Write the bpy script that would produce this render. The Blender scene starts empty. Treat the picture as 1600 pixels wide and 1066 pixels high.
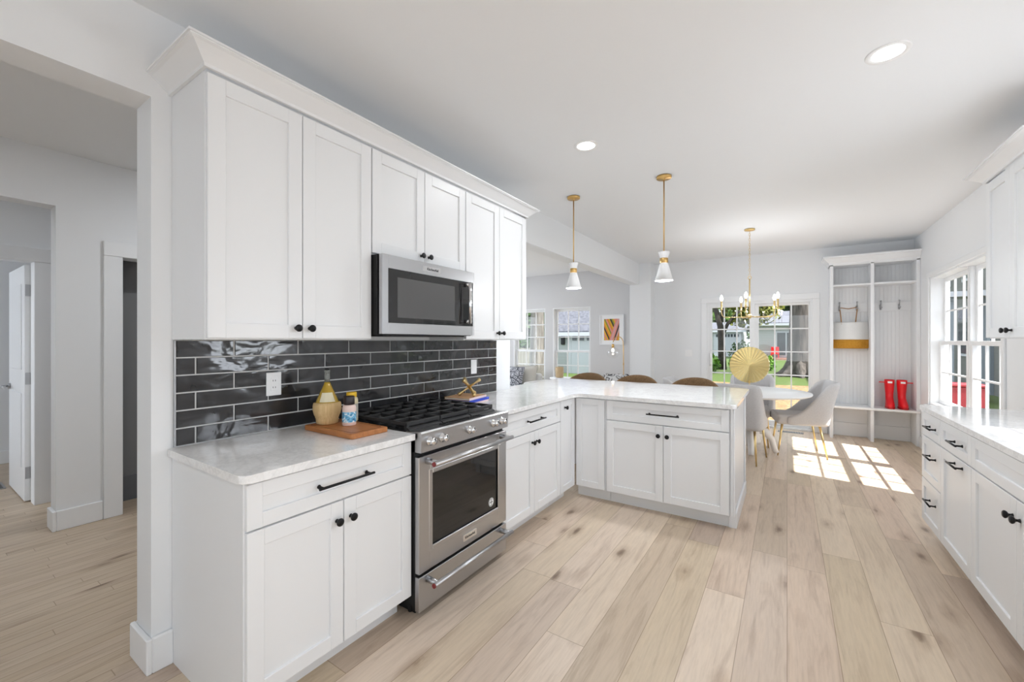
import bpy, bmesh, math, random
from mathutils import Vector, Matrix, Euler
random.seed(7)
C = bpy.context.scene.collection
S = bpy.context.scene
PI = math.pi
R = math.radians

# ---------------------------------------------------------------- camera
cam_d = bpy.data.cameras.new('camera'); cam = bpy.data.objects.new('camera', cam_d); C.objects.link(cam)
cam.location = (0, 0, 1.375); cam.rotation_euler = (R(90), 0, R(33.4))
cam_d.sensor_fit = 'HORIZONTAL'; cam_d.sensor_width = 36.0; cam_d.lens = 652 / 1600 * 36
cam_d.shift_y = -(533 - 532) / 1600; cam_d.clip_start = 0.02; cam_d.clip_end = 400
S.camera = cam

# ---------------------------------------------------------------- world, sun, exposure
w = bpy.data.worlds.new('world'); S.world = w; w.use_nodes = True
nt = w.node_tree; bg = nt.nodes['Background']
bg.inputs[0].default_value = (0.86, 0.93, 1.0, 1); bg.inputs[1].default_value = 2.6
vs = S.view_settings
vs.view_transform = 'Standard'; vs.look = 'None'; vs.exposure = 0.22; vs.gamma = 1.0; vs.use_curve_mapping = False
S.display_settings.display_device = 'sRGB'
S.cycles.use_denoising = True
S.cycles.max_bounces = 10; S.cycles.diffuse_bounces = 6; S.cycles.glossy_bounces = 4; S.cycles.transparent_max_bounces = 12
S.cycles.sample_clamp_indirect = 4.0; S.cycles.caustics_reflective = False; S.cycles.caustics_refractive = False

def light(name, kind, loc, power, color=(1, 1, 1), size=1.0, size_y=None, direction=None, parent=None):
    d = bpy.data.lights.new(name, kind); d.energy = power; d.color = color
    if kind == 'AREA':
        d.shape = 'DISK' if size_y is None else 'RECTANGLE'; d.size = size
        if size_y: d.size_y = size_y
    elif kind == 'SUN': d.angle = R(0.53)
    elif kind == 'POINT': d.shadow_soft_size = size
    o = bpy.data.objects.new(name, d); C.objects.link(o)
    o.location = loc
    if direction is not None:
        o.rotation_euler = Vector(direction).to_track_quat('-Z', 'Y').to_euler()
    if parent is not None:
        o.parent = parent; o.location = Vector(loc) - parent.location
    return o
light('sun', 'SUN', (6, 4, 12), 13.0, (1.0, 0.96, 0.9), direction=(-1, 0.19, -1.36))
DAY = (0.862, 0.915, 1.0)
# daylight at windows outside the frame; front and near ones are added fill
light('daylight_sink_window', 'AREA', (1.66, 2.70, 1.52), 20, DAY, 1.0, 1.0, (-1, 0, -0.05))
light('front_fill_light', 'AREA', (-0.35, -3.2, 1.45), 1, DAY, 2.6, 1.7, (0, 1, 0))  # added fill from behind the camera, through a made-up opening
light('near_fill_light', 'AREA', (1.66, -0.4, 1.5), 3, DAY, 2.4, 1.4, (-1, 0, 0))  # added fill through an unseen opening in the right wall
light('daylight_hall_window', 'AREA', (-6.3, -2.7, 1.5), 26, DAY, 1.2, 1.6, (0, 1, 0))
light('daylight_living_window', 'AREA', (-6.68, 5.3, 1.3), 45, DAY, 2.4, 1.6, (1, 0, 0))

# ---------------------------------------------------------------- helpers
class MB:
    """collects shapes into one mesh"""
    def __init__(s): s.bm = bmesh.new(); s.mi = 0; s.sm = False
    def _fin(s, faces, smooth=False):
        for f in faces:
            f.material_index = s.mi; f.smooth = smooth
    def box(s, x0, x1, y0, y1, z0, z1, bev=0.0, seg=1, M=None):
        b = s.bm
        x0, x1 = min(x0, x1), max(x0, x1); y0, y1 = min(y0, y1), max(y0, y1); z0, z1 = min(z0, z1), max(z0, z1)
        v = [b.verts.new(p) for p in ((x0,y0,z0),(x1,y0,z0),(x1,y1,z0),(x0,y1,z0),(x0,y0,z1),(x1,y0,z1),(x1,y1,z1),(x0,y1,z1))]
        fs = [b.faces.new([v[i] for i in q]) for q in ((0,3,2,1),(4,5,6,7),(0,1,5,4),(1,2,6,5),(2,3,7,6),(3,0,4,7))]
        s._fin(fs)
        if bev > 0:
            es = list({e for f in fs for e in f.edges})
            r = bmesh.ops.bevel(b, geom=es, offset=bev, segments=seg, profile=0.5, affect='EDGES')
            s._fin([f for f in r['faces']], seg > 1)
            v = list({x for f in r['faces'] for x in f.verts} | {x for x in v if x.is_valid})
        if M is not None:
            bmesh.ops.transform(b, matrix=M, verts=[x for x in v if x.is_valid])
        return s
    def loft(s, rings, cap=True, smooth=True, closed=True):
        b = s.bm; vr = [[b.verts.new(p) for p in r] for r in rings]; n = len(vr[0]); fs = []
        for i in range(len(vr) - 1):
            for j in range(n if closed else n - 1):
                k = (j + 1) % n
                try: fs.append(b.faces.new((vr[i][j], vr[i][k], vr[i+1][k], vr[i+1][j])))
                except ValueError: pass
        s._fin(fs, smooth)
        if cap and closed:
            c = []
            try: c.append(b.faces.new(list(reversed(vr[0]))))
            except ValueError: pass
            try: c.append(b.faces.new(vr[-1]))
            except ValueError: pass
            s._fin(c, False)
        return s
    def lathe(s, prof, o=(0,0,0), axis=(0,0,1), seg=24, cap=True, smooth=True):
        """prof: list of (radius, distance along axis)"""
        a = Vector(axis).normalized(); t = a.orthogonal().normalized(); u = a.cross(t); o = Vector(o)
        rings = [[o + a*h + (t*math.cos(2*PI*j/seg) + u*math.sin(2*PI*j/seg))*max(r, 1e-4) for j in range(seg)] for r, h in prof]
        return s.loft(rings, cap, smooth)
    def cyl(s, p0, p1, r0, r1=None, seg=14, cap=True):
        p0, p1 = Vector(p0), Vector(p1); d = p1 - p0
        return s.lathe([(r0, 0), (r1 if r1 is not None else r0, d.length)], p0, d, seg, cap)
    def tube(s, pts, r, seg=10, cap=True, closed=False):
        pts = [Vector(p) for p in pts]; n = len(pts); rings = []; prev = None
        for i, p in enumerate(pts):
            a = pts[(i-1) % n] if (i > 0 or closed) else p; c = pts[(i+1) % n] if (i < n-1 or closed) else p
            d = (c - a).normalized()
            if prev is None: t = d.orthogonal().normalized()
            else:
                t = prev - d*prev.dot(d); t = t.normalized() if t.length > 1e-6 else d.orthogonal().normalized()
            prev = t; u = d.cross(t); rr = r[i] if isinstance(r, (list, tuple)) else r
            rings.append([p + (t*math.cos(2*PI*j/seg) + u*math.sin(2*PI*j/seg))*rr for j in range(seg)])
        if closed: rings.append(rings[0])
        return s.loft(rings, cap and not closed)
    def prism(s, poly, z0, z1, M=None, bev=0.0):
        b = s.bm; lo = [b.verts.new((x, y, z0)) for x, y in poly]; hi = [b.verts.new((x, y, z1)) for x, y in poly]; n = len(poly)
        fs = [b.faces.new(list(reversed(lo))), b.faces.new(hi)]
        fs += [b.faces.new((lo[i], lo[(i+1) % n], hi[(i+1) % n], hi[i])) for i in range(n)]
        s._fin(fs); vv = lo + hi
        if bev > 0:
            es = list(fs[0].edges) + list(fs[1].edges)
            r = bmesh.ops.bevel(b, geom=es, offset=bev, segments=2, profile=0.5, affect='EDGES')
            s._fin(r['faces']); vv = list({x for f in r['faces'] for x in f.verts} | {x for x in vv if x.is_valid})
        if M is not None: bmesh.ops.transform(b, matrix=M, verts=[x for x in vv if x.is_valid])
        return s
    def sphere(s, o, r, sc=(1,1,1), u=16, v=10):
        prof = []; rings = []
        for i in range(v + 1):
            a = PI*i/v; rr = max(math.sin(a), 1e-3)*r; z = -math.cos(a)*r
            rings.append([Vector((o[0] + rr*math.cos(2*PI*j/u)*sc[0], o[1] + rr*math.sin(2*PI*j/u)*sc[1], o[2] + z*sc[2])) for j in range(u)])
        return s.loft(rings)
    def quad(s, pts):
        f = s.bm.faces.new([s.bm.verts.new(p) for p in pts]); s._fin([f]); return s

def obj(name, mb, mats, parent=None, label=None, kind=None, mods=(), fix=True):
    """links the collected shapes as ONE mesh object; with a parent the world coordinates become local to it"""
    bm = mb.bm
    if parent is not None and fix:
        off = world_loc(parent)
        bmesh.ops.translate(bm, verts=bm.verts, vec=-off)
    bmesh.ops.recalc_face_normals(bm, faces=bm.faces)
    me = bpy.data.meshes.new(name); bm.to_mesh(me); bm.free()
    for m in (mats if isinstance(mats, (list, tuple)) else [mats]): me.materials.append(m)
    o = bpy.data.objects.new(name, me); C.objects.link(o)
    if parent is not None: o.parent = parent
    if label: o['label'] = label
    if kind: o['kind'] = kind
    for m in mods:
        md = o.modifiers.new(m[0].lower(), m[0])
        for k, v in m[1].items(): setattr(md, k, v)
    return o
def world_loc(o):
    v = Vector(o.location)
    while o.parent is not None: o = o.parent; v = v + Vector(o.location)
    return v
def thing(name, label, cat, loc=(0,0,0), rotz=0, group=None):
    o = bpy.data.objects.new(name, None); C.objects.link(o); o.empty_display_size = 0.1
    o.location = loc; o.rotation_euler = (0, 0, rotz); o['label'] = label; o['category'] = cat
    if group: o['group'] = group
    return o
def tag(o, label, cat, group=None):
    o['label'] = label; o['category'] = cat
    if group: o['group'] = group
    return o
def struct(name, mb, m): return obj(name, mb, m, kind='structure')
KIDS = {}
def dup(root, loc, rotz, label, group=None):
    """a copy of a thing with copies of its parts and sub-parts"""
    r = root.copy(); C.objects.link(r); r.location = loc; r.rotation_euler = (0, 0, rotz); r['label'] = label
    if group: r['group'] = group
    for ch in list(root.children):
        c = ch.copy(); C.objects.link(c); c.parent = r
        for g in list(ch.children):
            d = g.copy(); C.objects.link(d); d.parent = c
    return r

# ---------------------------------------------------------------- materials
def mat(name, col, rough=0.5, metal=0.0, spec=0.5, emit=None, estr=0.0, coat=0.0, trans=0.0):
    m = bpy.data.materials.new(name); m.use_nodes = True; p = m.node_tree.nodes['Principled BSDF']
    p.inputs['Base Color'].default_value = (*col, 1); p.inputs['Roughness'].default_value = rough
    p.inputs['Metallic'].default_value = metal; p.inputs['Specular IOR Level'].default_value = spec
    p.inputs['Coat Weight'].default_value = coat; p.inputs['Transmission Weight'].default_value = trans
    if emit: p.inputs['Emission Color'].default_value = (*emit, 1); p.inputs['Emission Strength'].default_value = estr
    return m
class NT:
    def __init__(s, m): s.m = m; s.t = m.node_tree; s.p = s.t.nodes['Principled BSDF']
    def n(s, typ, **kw):
        o = s.t.nodes.new(typ)
        for k, v in kw.items():
            if k in o.bl_rna.properties.keys(): setattr(o, k, v)
            else: o.inputs[k].default_value = v
        return o
    def l(s, a, b): s.t.links.new(a, b)
    def math(s, op, a, b=None):
        o = s.t.nodes.new('ShaderNodeMath'); o.operation = op
        for i, v in enumerate((a, b)):
            if v is None: continue
            if isinstance(v, (int, float)): o.inputs[i].default_value = v
            else: s.l(v, o.inputs[i])
        return o.outputs[0]
    def ramp(s, fac, stops):
        o = s.t.nodes.new('ShaderNodeValToRGB'); e = o.color_ramp.elements
        while len(e) < len(stops): e.new(0.5)
        for i, (p, c) in enumerate(stops): e[i].position = p; e[i].color = (*c, 1) if len(c) == 3 else c
        s.l(fac, o.inputs[0]); return o.outputs[0]
    def mix(s, fac, a, b, mode='MIX'):
        o = s.t.nodes.new('ShaderNodeMix'); o.data_type = 'RGBA'; o.blend_type = mode
        for sock, v in ((o.inputs[0], fac), (o.inputs[6], a), (o.inputs[7], b)):
            if isinstance(v, (int, float)): sock.default_value = v
            elif isinstance(v, tuple): sock.default_value = (*v, 1) if len(v) == 3 else v
            else: s.l(v, sock)
        return o.outputs[2]
    def bump(s, h, strength=0.2, dist=0.01):
        o = s.t.nodes.new('ShaderNodeBump'); o.inputs['Strength'].default_value = strength; o.inputs['Distance'].default_value = dist
        s.l(h, o.inputs['Height']); s.l(o.outputs[0], s.p.inputs['Normal'])
    def pos(s): return s.t.nodes.new('ShaderNodeNewGeometry').outputs['Position']
    def objco(s): return s.t.nodes.new('ShaderNodeTexCoord').outputs['Object']
    def noise(s, vec, scale, detail=3, rough=0.5, dist=0.0, out=0):
        o = s.n('ShaderNodeTexNoise'); o.inputs['Scale'].default_value = scale; o.inputs['Detail'].default_value = detail
        o.inputs['Roughness'].default_value = rough; o.inputs['Distortion'].default_value = dist; s.l(vec, o.inputs['Vector']); return o.outputs[out]
    def vscale(s, vec, sc):
        o = s.n('ShaderNodeMapping'); o.inputs['Scale'].default_value = sc; s.l(vec, o.inputs['Vector']); return o.outputs[0]
    def xyz(s, vec):
        o = s.n('ShaderNodeSeparateXYZ'); s.l(vec, o.inputs[0]); return o.outputs
    def comb(s, x, y, z):
        o = s.n('ShaderNodeCombineXYZ')
        for i, v in enumerate((x, y, z)):
            if isinstance(v, (int, float)): o.inputs[i].default_value = v
            else: s.l(v, o.inputs[i])
        return o.outputs[0]

def paint(name, col, rough=0.55, bump=0.03):
    m = mat(name, col, rough, spec=0.35); n = NT(m); n.bump(n.noise(n.pos(), 90, 2), bump, 0.002); return m
wall_m = paint('wall_paint', (0.788, 0.80, 0.812)); ceil_m = paint('ceiling_paint', (0.82, 0.835, 0.85), 0.65)
trim_m = mat('trim_paint', (0.81, 0.82, 0.83), 0.35); cab_m = mat('cabinet_paint', (0.79, 0.80, 0.812), 0.38)
shaded_wall_m = paint('shaded_wall', (0.62, 0.62, 0.625)); dark_m = paint('charcoal_wall_paint', (0.20, 0.20, 0.205))  # living walls greyed to stand for the weaker light there
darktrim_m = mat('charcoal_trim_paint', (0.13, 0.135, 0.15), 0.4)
black_m = mat('black_metal', (0.012, 0.012, 0.013), 0.35, 0.6); iron_m = mat('cast_iron', (0.02, 0.02, 0.021), 0.55)
enamel_m = mat('black_enamel', (0.012, 0.012, 0.013), 0.18); gap_m = mat('dark_gap', (0.008, 0.008, 0.008), 0.8)
chrome_m = mat('chrome', (0.75, 0.75, 0.76), 0.15, 1.0); bglass_m = mat('black_glass', (0.02, 0.02, 0.021), 0.05, spec=0.6)
glass2_m = mat('dark_oven_glass', (0.012, 0.012, 0.012), 0.04, spec=0.5)
brass_m = mat('brushed_brass', (0.62, 0.40, 0.15), 0.32, 1.0); gold_m = mat('gold_metal', (0.76, 0.58, 0.28), 0.28, 1.0)
white_m = mat('white_plastic', (0.85, 0.85, 0.85), 0.35); shade_m = mat('matte_white_metal', (0.74, 0.74, 0.74), 0.5)
nickel_m = mat('brushed_nickel', (0.42, 0.42, 0.43), 0.35, 0.9)
red_m = mat('red_rubber', (0.78, 0.012, 0.02), 0.28); maroon_m = mat('maroon_medallion', (0.22, 0.03, 0.03), 0.4)
lamp_m = mat('lamp_diffuser', (1, 1, 1), 0.5, emit=(1, 0.98, 0.95), estr=5.0); bulb_m = mat('lit_bulb', (1, 0.95, 0.85), 0.4, emit=(1, 0.93, 0.82), estr=9.0)
def m_steel():
    m = mat('stainless_steel', (0.50, 0.50, 0.51), 0.3, 1.0); n = NT(m)
    h = n.noise(n.vscale(n.pos(), (2, 2, 900)), 1.0, 1); n.l(n.ramp(h, [(0.3, (0.29,)*3), (0.7, (0.34,)*3)]), n.p.inputs['Roughness']); return m
steel_m = m_steel()
def m_quartz():
    m = mat('white_quartz', (0.8, 0.8, 0.8), 0.07, spec=0.5); n = NT(m); p = n.pos()
    a = n.noise(p, 5, 6, 0.65, 1.2); b = n.noise(p, 70, 3)
    v = n.ramp(a, [(0.42, (0.87, 0.87, 0.87)), (0.495, (0.77, 0.77, 0.77)), (0.52, (0.86, 0.86, 0.86)), (1, (0.88, 0.88, 0.88))])
    s = n.ramp(b, [(0.35, (0.93,)*3), (0.6, (1, 1, 1))])
    n.l(n.mix(1.0, v, s, 'MULTIPLY'), n.p.inputs['Base Color']); return m
quartz_m = m_quartz()
def m_floor(name, width, length, tone, dark=1.0):
    m = mat(name, (0.5, 0.4, 0.3), 0.38, spec=0.35); n = NT(m); X = n.xyz(n.pos())
    xs = n.math('DIVIDE', X[0], width); i = n.math('FLOOR', xs); fx = n.math('FRACT', xs)
    wn = n.n('ShaderNodeTexWhiteNoise', noise_dimensions='1D'); n.l(i, wn.inputs['W'])
    ys = n.math('ADD', n.math('DIVIDE', X[1], length), n.math('MULTIPLY', wn.outputs[0], 7.3)); j = n.math('FLOOR', ys); fy = n.math('FRACT', ys)
    w2 = n.n('ShaderNodeTexWhiteNoise', noise_dimensions='2D'); n.l(n.comb(i, j, 0), w2.inputs['Vector'])
    r = w2.outputs[0]
    base = n.ramp(r, [(0.0, tone[0]), (0.3, tone[1]), (0.55, tone[2]), (0.8, tone[3]), (1.0, tone[1])])
    off = n.math('MULTIPLY', r, 57.0)
    gv = n.comb(n.math('ADD', n.math('MULTIPLY', X[0], 14), off), n.math('ADD', n.math('MULTIPLY', X[1], 1.1), off), off)
    g = n.noise(gv, 1.6, 6, 0.62, 0.8); g2 = n.noise(gv, 7, 3, 0.6)
    c = n.mix(1.0, base, n.ramp(g, [(0.28, (0.78, 0.74, 0.71)), (0.48, (1, 1, 1)), (0.75, (1.06, 1.05, 1.03))]), 'MULTIPLY')
    c = n.mix(0.55, c, n.ramp(g2, [(0.3, (0.84, 0.82, 0.80)), (0.6, (1, 1, 1))]), 'MULTIPLY')
    kv = n.comb(n.math('ADD', n.math('MULTIPLY', X[0], 6.0), off), n.math('ADD', n.math('MULTIPLY', X[1], 2.2), off), off)
    vo = n.n('ShaderNodeTexVoronoi', Scale=1.0); n.l(kv, vo.inputs['Vector'])
    dd = n.math('ADD', vo.outputs['Distance'], n.math('MULTIPLY', n.math('SUBTRACT', n.noise(kv, 6, 3), 0.5), 0.16))
    kn = n.ramp(dd, [(0.0, (0.22, 0.17, 0.14)), (0.07, (0.36, 0.30, 0.26)), (0.15, (0.78, 0.74, 0.71)), (0.32, (1, 1, 1))])
    c = n.mix(0.9, c, kn, 'MULTIPLY')
    ex = n.math('MULTIPLY', n.math('MINIMUM', fx, n.math('SUBTRACT', 1, fx)), width)
    ey = n.math('MULTIPLY', n.math('MINIMUM', fy, n.math('SUBTRACT', 1, fy)), length)
    e = n.math('MINIMUM', ex, ey)
    gap = n.ramp(n.math('MULTIPLY', e, 100), [(0.08, (0.6, 0.55, 0.5)), (0.22, (1, 1, 1))])
    c = n.mix(1.0, c, gap, 'MULTIPLY')
    n.l(c, n.p.inputs['Base Color']); n.bump(g2, 0.05, 0.003); return m
floor_m = m_floor('oak_planks', 0.19, 1.75, [(0.64, 0.51, 0.40), (0.72, 0.60, 0.485), (0.60, 0.49, 0.355), (0.52, 0.415, 0.335)])
hall_m = m_floor('oak_strip', 0.062, 1.1, [(0.50, 0.40, 0.295), (0.54, 0.44, 0.33), (0.48, 0.38, 0.275), (0.52, 0.415, 0.315)])
def m_tile():
    m = mat('charcoal_glazed_tile', (0.026, 0.026, 0.028), 0.09, spec=0.7); n = NT(m); p = n.pos()
    n.l(n.ramp(n.noise(p, 9, 2), [(0.3, (0.019, 0.019, 0.021)), (0.7, (0.034, 0.034, 0.036))]), n.p.inputs['Base Color'])
    h = n.noise(n.vscale(p, (1, 0.6, 1)), 13, 2, 0.35, 0.5); n.bump(h, 0.30, 0.02); return m
tile_m = m_tile(); grout_m = mat('pale_grout', (0.62, 0.62, 0.61), 0.85)
def m_wood(name, a, b, sc=(30, 3, 30), rough=0.4):
    m = mat(name, a, rough); n = NT(m); n.l(n.ramp(n.noise(n.vscale(n.pos(), sc), 1.0, 5, 0.6, 1.0), [(0.3, a), (0.7, b)]), n.p.inputs['Base Color']); return m
board_m = m_wood('cutting_board_wood', (0.36, 0.13, 0.035), (0.52, 0.21, 0.07), (6, 50, 20)); tan_m = m_wood('pale_wood', (0.50, 0.36, 0.20), (0.6, 0.45, 0.27))
def m_fabric(name, a, b, sc=160, rough=0.9):
    m = mat(name, a, rough, spec=0.2); n = NT(m); h = n.noise(n.objco(), sc, 2)
    n.l(n.ramp(h, [(0.35, a), (0.65, b)]), n.p.inputs['Base Color']); n.bump(h, 0.15, 0.003); return m
chair_m = m_fabric('light_grey_upholstery', (0.52, 0.515, 0.52), (0.60, 0.59, 0.59)); sofa_m = m_fabric('pale_linen', (0.66, 0.655, 0.64), (0.72, 0.71, 0.70))
beige_m = m_fabric('beige_linen', (0.54, 0.52, 0.47), (0.62, 0.60, 0.55)); canvas_m = m_fabric('white_canvas', (0.75, 0.75, 0.74), (0.8, 0.8, 0.79))
ochre_m = m_fabric('mustard_suede', (0.50, 0.24, 0.03), (0.58, 0.29, 0.045), 60); leather_m = mat('brown_leather', (0.33, 0.17, 0.06), 0.5)
def m_weave():
    m = mat('woven_seagrass', (0.25, 0.14, 0.06), 0.75); n = NT(m); p = n.objco()
    wv = n.n('ShaderNodeTexWave', wave_type='BANDS', bands_direction='Z'); wv.inputs['Scale'].default_value = 26; wv.inputs['Distortion'].default_value = 9; wv.inputs['Detail Scale'].default_value = 9; wv.inputs['Detail'].default_value = 3
    n.l(p, wv.inputs['Vector'])
    n.l(n.ramp(wv.outputs[1], [(0.1, (0.10, 0.055, 0.022)), (0.6, (0.27, 0.155, 0.07)), (1, (0.36, 0.22, 0.11))]), n.p.inputs['Base Color']); n.bump(wv.outputs[1], 0.6, 0.01); return m
weave_m = m_weave()
def m_pattern(name, a, b, sc):
    m = mat(name, a, 0.9, spec=0.2); n = NT(m); p = n.objco()
    vo = n.n('ShaderNodeTexVoronoi', feature='DISTANCE_TO_EDGE', Scale=sc); n.l(p, vo.inputs['Vector'])
    k = n.math('MULTIPLY', vo.outputs['Distance'], n.noise(p, sc*2.2, 3)); n.l(n.ramp(k, [(0.02, a), (0.06, b), (0.11, a), (0.16, b)]), n.p.inputs['Base Color']); return m
pillow_m = m_pattern('blue_grey_print', (0.08, 0.085, 0.10), (0.55, 0.56, 0.60), 9); throw_m = m_pattern('black_white_print', (0.72, 0.72, 0.72), (0.03, 0.03, 0.035), 7)
def m_glass():
    m = bpy.data.materials.new('window_glass'); m.use_nodes = True; t = m.node_tree; t.nodes.remove(t.nodes['Principled BSDF'])
    a = t.nodes.new('ShaderNodeBsdfTransparent'); b = t.nodes.new('ShaderNodeBsdfGlossy'); b.inputs['Roughness'].default_value = 0.0
    mx = t.nodes.new('ShaderNodeMixShader'); mx.inputs[0].default_value = 0.028
    t.links.new(a.outputs[0], mx.inputs[1]); t.links.new(b.outputs[0], mx.inputs[2]); t.links.new(mx.outputs[0], t.nodes['Material Output'].inputs[0]); return m
glass_m = m_glass()

# ---------------------------------------------------------------- mapped boxes for faces of cabinetry
FX = lambda d0: (lambda u, v, d: (d0 + d, u, v))         # faces +x; u = y
FNX = lambda d0: (lambda u, v, d: (d0 - d, u, v))        # faces -x
FNY = lambda d0: (lambda u, v, d: (u, d0 - d, v))        # faces -y; u = x
FPY = lambda d0: (lambda u, v, d: (u, d0 + d, v))        # faces +y
def fbox(mb, F, u0, u1, v0, v1, d0, d1, bev=0.0, seg=1):
    a = F(u0, v0, d0); b = F(u1, v1, d1); mb.box(a[0], b[0], a[1], b[1], a[2], b[2], bev, seg)
def fdir(F):
    a = Vector(F(0, 0, 0)); return Vector(F(0, 0, 1)) - a
def shaker(F, u0, u1, v0, v1, rail=0.058, th=0.02):
    mb = MB(); b = 0.0018
    fbox(mb, F, u0, u0+rail, v0, v1, 0, th, b); fbox(mb, F, u1-rail, u1, v0, v1, 0, th, b)
    fbox(mb, F, u0+rail-.001, u1-rail+.001, v0, v0+rail, 0, th, b); fbox(mb, F, u0+rail-.001, u1-rail+.001, v1-rail, v1, 0, th, b)
    fbox(mb, F, u0+rail-.004, u1-rail+.004, v0+rail-.004, v1-rail+.004, 0.001, 0.0095)
    return mb
def knob(F, u, v, parent, th=0.02):
    mb = MB(); mb.lathe([(0.009, 0), (0.0075, 0.003), (0.0055, 0.008), (0.006, 0.014), (0.013, 0.018), (0.0165, 0.023), (0.0165, 0.027), (0.012, 0.031), (0.0, 0.032)], F(u, v, th - .0005), fdir(F), 18)
    return obj('knob', mb, black_m, parent)
def pull(F, u0, u1, v, parent, th=0.02):
    mb = MB(); r = 0.0055; d = 0.032
    mb.cyl(F(u0, v, th+d), F(u1, v, th+d), r, seg=12)
    for u in (u0 + .018, u1 - .018):
        mb.lathe([(0.009, 0), (0.0075, 0.004), (0.005, 0.007), (0.005, d)], F(u, v, th - .0005), fdir(F), 12)
    return obj('bar_pull', mb, black_m, parent)

# ================================================================ SETTING
CZ = 2.743
XL, XR, YB = -2.2, 1.435, 7.7
# floors
m_ = MB(); m_.box(-2.3, 1.65, -3.15, YB+.15, -0.12, 0); m_.box(-6.65, -2.3, 3.0, YB+.15, -0.12, 0); struct('floor', m_, floor_m)
m_ = MB(); m_.box(-7.45, -2.3, -3.15, 3.0, -0.12, 0); struct('floor_hall', m_, hall_m)
m_ = MB(); m_.box(-7.45, 1.65, -3.15, YB+.15, CZ, CZ+.12); struct('ceiling', m_, ceil_m)
# kitchen left wall with the hall opening
m_ = MB(); m_.box(XL-.17, XL, .62, 3.30, 0, CZ); m_.box(XL-.17, XL, -.85, .62, 2.385, CZ); m_.box(XL-.17, XL, -3.0, -.85, 0, CZ); struct('wall_left', m_, wall_m)
m_ = MB(); m_.box(XL-.17, XL, 3.30, 7.45, 2.368, CZ); struct('beam', m_, wall_m)
m_ = MB(); m_.box(-2.37, -2.0, 7.45, YB, 0, CZ); struct('wall_stub', m_, wall_m)
# back wall: openings (x0,x1,z0,z1)
def wall_y(name, y0, y1, x0, x1, holes, m):
    mb = MB(); xs = x0
    for (a, b, z0, z1) in sorted(holes):
        if a > xs: mb.box(xs, a, y0, y1, 0, CZ)
        if z0 > 0: mb.box(a, b, y0, y1, 0, z0)
        mb.box(a, b, y0, y1, z1, CZ); xs = b
    mb.box(xs, x1, y0, y1, 0, CZ); return struct(name, mb, m)
def wall_x(name, x0, x1, y0, y1, holes, m):
    mb = MB(); ys = y0
    for (a, b, z0, z1) in sorted(holes):
        if a > ys: mb.box(x0, x1, ys, a, 0, CZ)
        if z0 > 0: mb.box(x0, x1, a, b, 0, z0)
        mb.box(x0, x1, a, b, z1, CZ); ys = b
    mb.box(x0, x1, ys, y1, 0, CZ); return struct(name, mb, m)
wall_y('wall_back', YB, YB+.15, -2.37, 1.65, [(-1.13, .315, 0, 2.0)], wall_m)
wall_y('wall_living_back', YB, YB+.15, -6.65, -2.37, [(-5.03, -4.24, .25, 2.04), (-4.06, -3.23, .25, 2.04)], shaded_wall_m)
wall_x('wall_living_left', -6.65, -6.5, 3.0, YB, [(4.1, 6.5, .5, 2.1)], shaded_wall_m)
wall_y('wall_living_near', 2.9, 3.0, -6.5, -2.37, [], shaded_wall_m)
wall_x('wall_right', XR, XR+.17, -3.0, YB, [(-1.6, .8, .8, 2.2), (2.2, 3.2, 1.08, 1.98), (4.92, 6.96, .6, 2.13)], wall_m)  # opening nearest the camera is added for the near fill light
wall_y('wall_front', -3.15, -3.0, -7.45, 1.65, [(-1.65, .95, .6, 2.3), (-6.9, -5.7, .7, 2.3)], paint('low_bounce_wall', (.25, .26, .27)))  # unseen wall, darkened to bounce less light; wide opening added for front fill
wall_x('wall_hall', -4.55, -4.4, -3.0, 2.9, [(-.9, .70, 0, 2.346), (1.06, 1.9, 0, 2.03)], wall_m)
wall_x('wall_passage', -5.37, -5.25, -3.0, 2.9, [(-.12, .71, 0, 2.03)], wall_m)
m_ = MB(); m_.box(-7.45, -7.3, -3.0, 3.0, 0, CZ); m_.box(-7.3, -4.55, 2.9, 3.0, 0, CZ); struct('wall_far_room', m_, wall_m)
# dark alcove behind the hall doorway
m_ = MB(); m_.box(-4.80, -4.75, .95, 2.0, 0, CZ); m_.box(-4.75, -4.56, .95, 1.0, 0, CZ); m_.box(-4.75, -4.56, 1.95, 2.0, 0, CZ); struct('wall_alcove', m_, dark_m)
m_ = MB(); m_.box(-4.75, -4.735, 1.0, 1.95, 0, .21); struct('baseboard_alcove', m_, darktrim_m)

def bb(mb, x0, x1, y0, y1, h=.145): mb.box(x0, x1, y0, y1, 0, h, .004)
m_ = MB(); bb(m_, XL-.19, XL+.02, .60, .62); bb(m_, XL, XL+.02, .62, .69); bb(m_, XL-.19, XL-.17, .62, 2.9); struct('baseboard_left', m_, trim_m)
m_ = MB(); bb(m_, -4.40, -4.38, .701, .946); bb(m_, -4.55, -4.38, .68, .70); bb(m_, -4.40, -4.38, 2.0, 2.9); struct('baseboard_hall', m_, trim_m)
m_ = MB(); bb(m_, -7.3, -7.28, -3, 2.9); struct('baseboard_far_room', m_, trim_m)
m_ = MB(); bb(m_, -2.0, -1.22, YB-.02, YB); bb(m_, -2.39, -2.0, 7.43, 7.45); bb(m_, -2.0, -1.98, 7.43, YB); bb(m_, .40, .50, YB-.02, YB); struct('baseboard_back', m_, trim_m)
m_ = MB(); bb(m_, -6.5, -2.37, YB-.02, YB); struct('baseboard_living', m_, trim_m)
m_ = MB(); bb(m_, XR-.02, XR, 4.12, 7.36); struct('baseboard_right', m_, trim_m)

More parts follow.
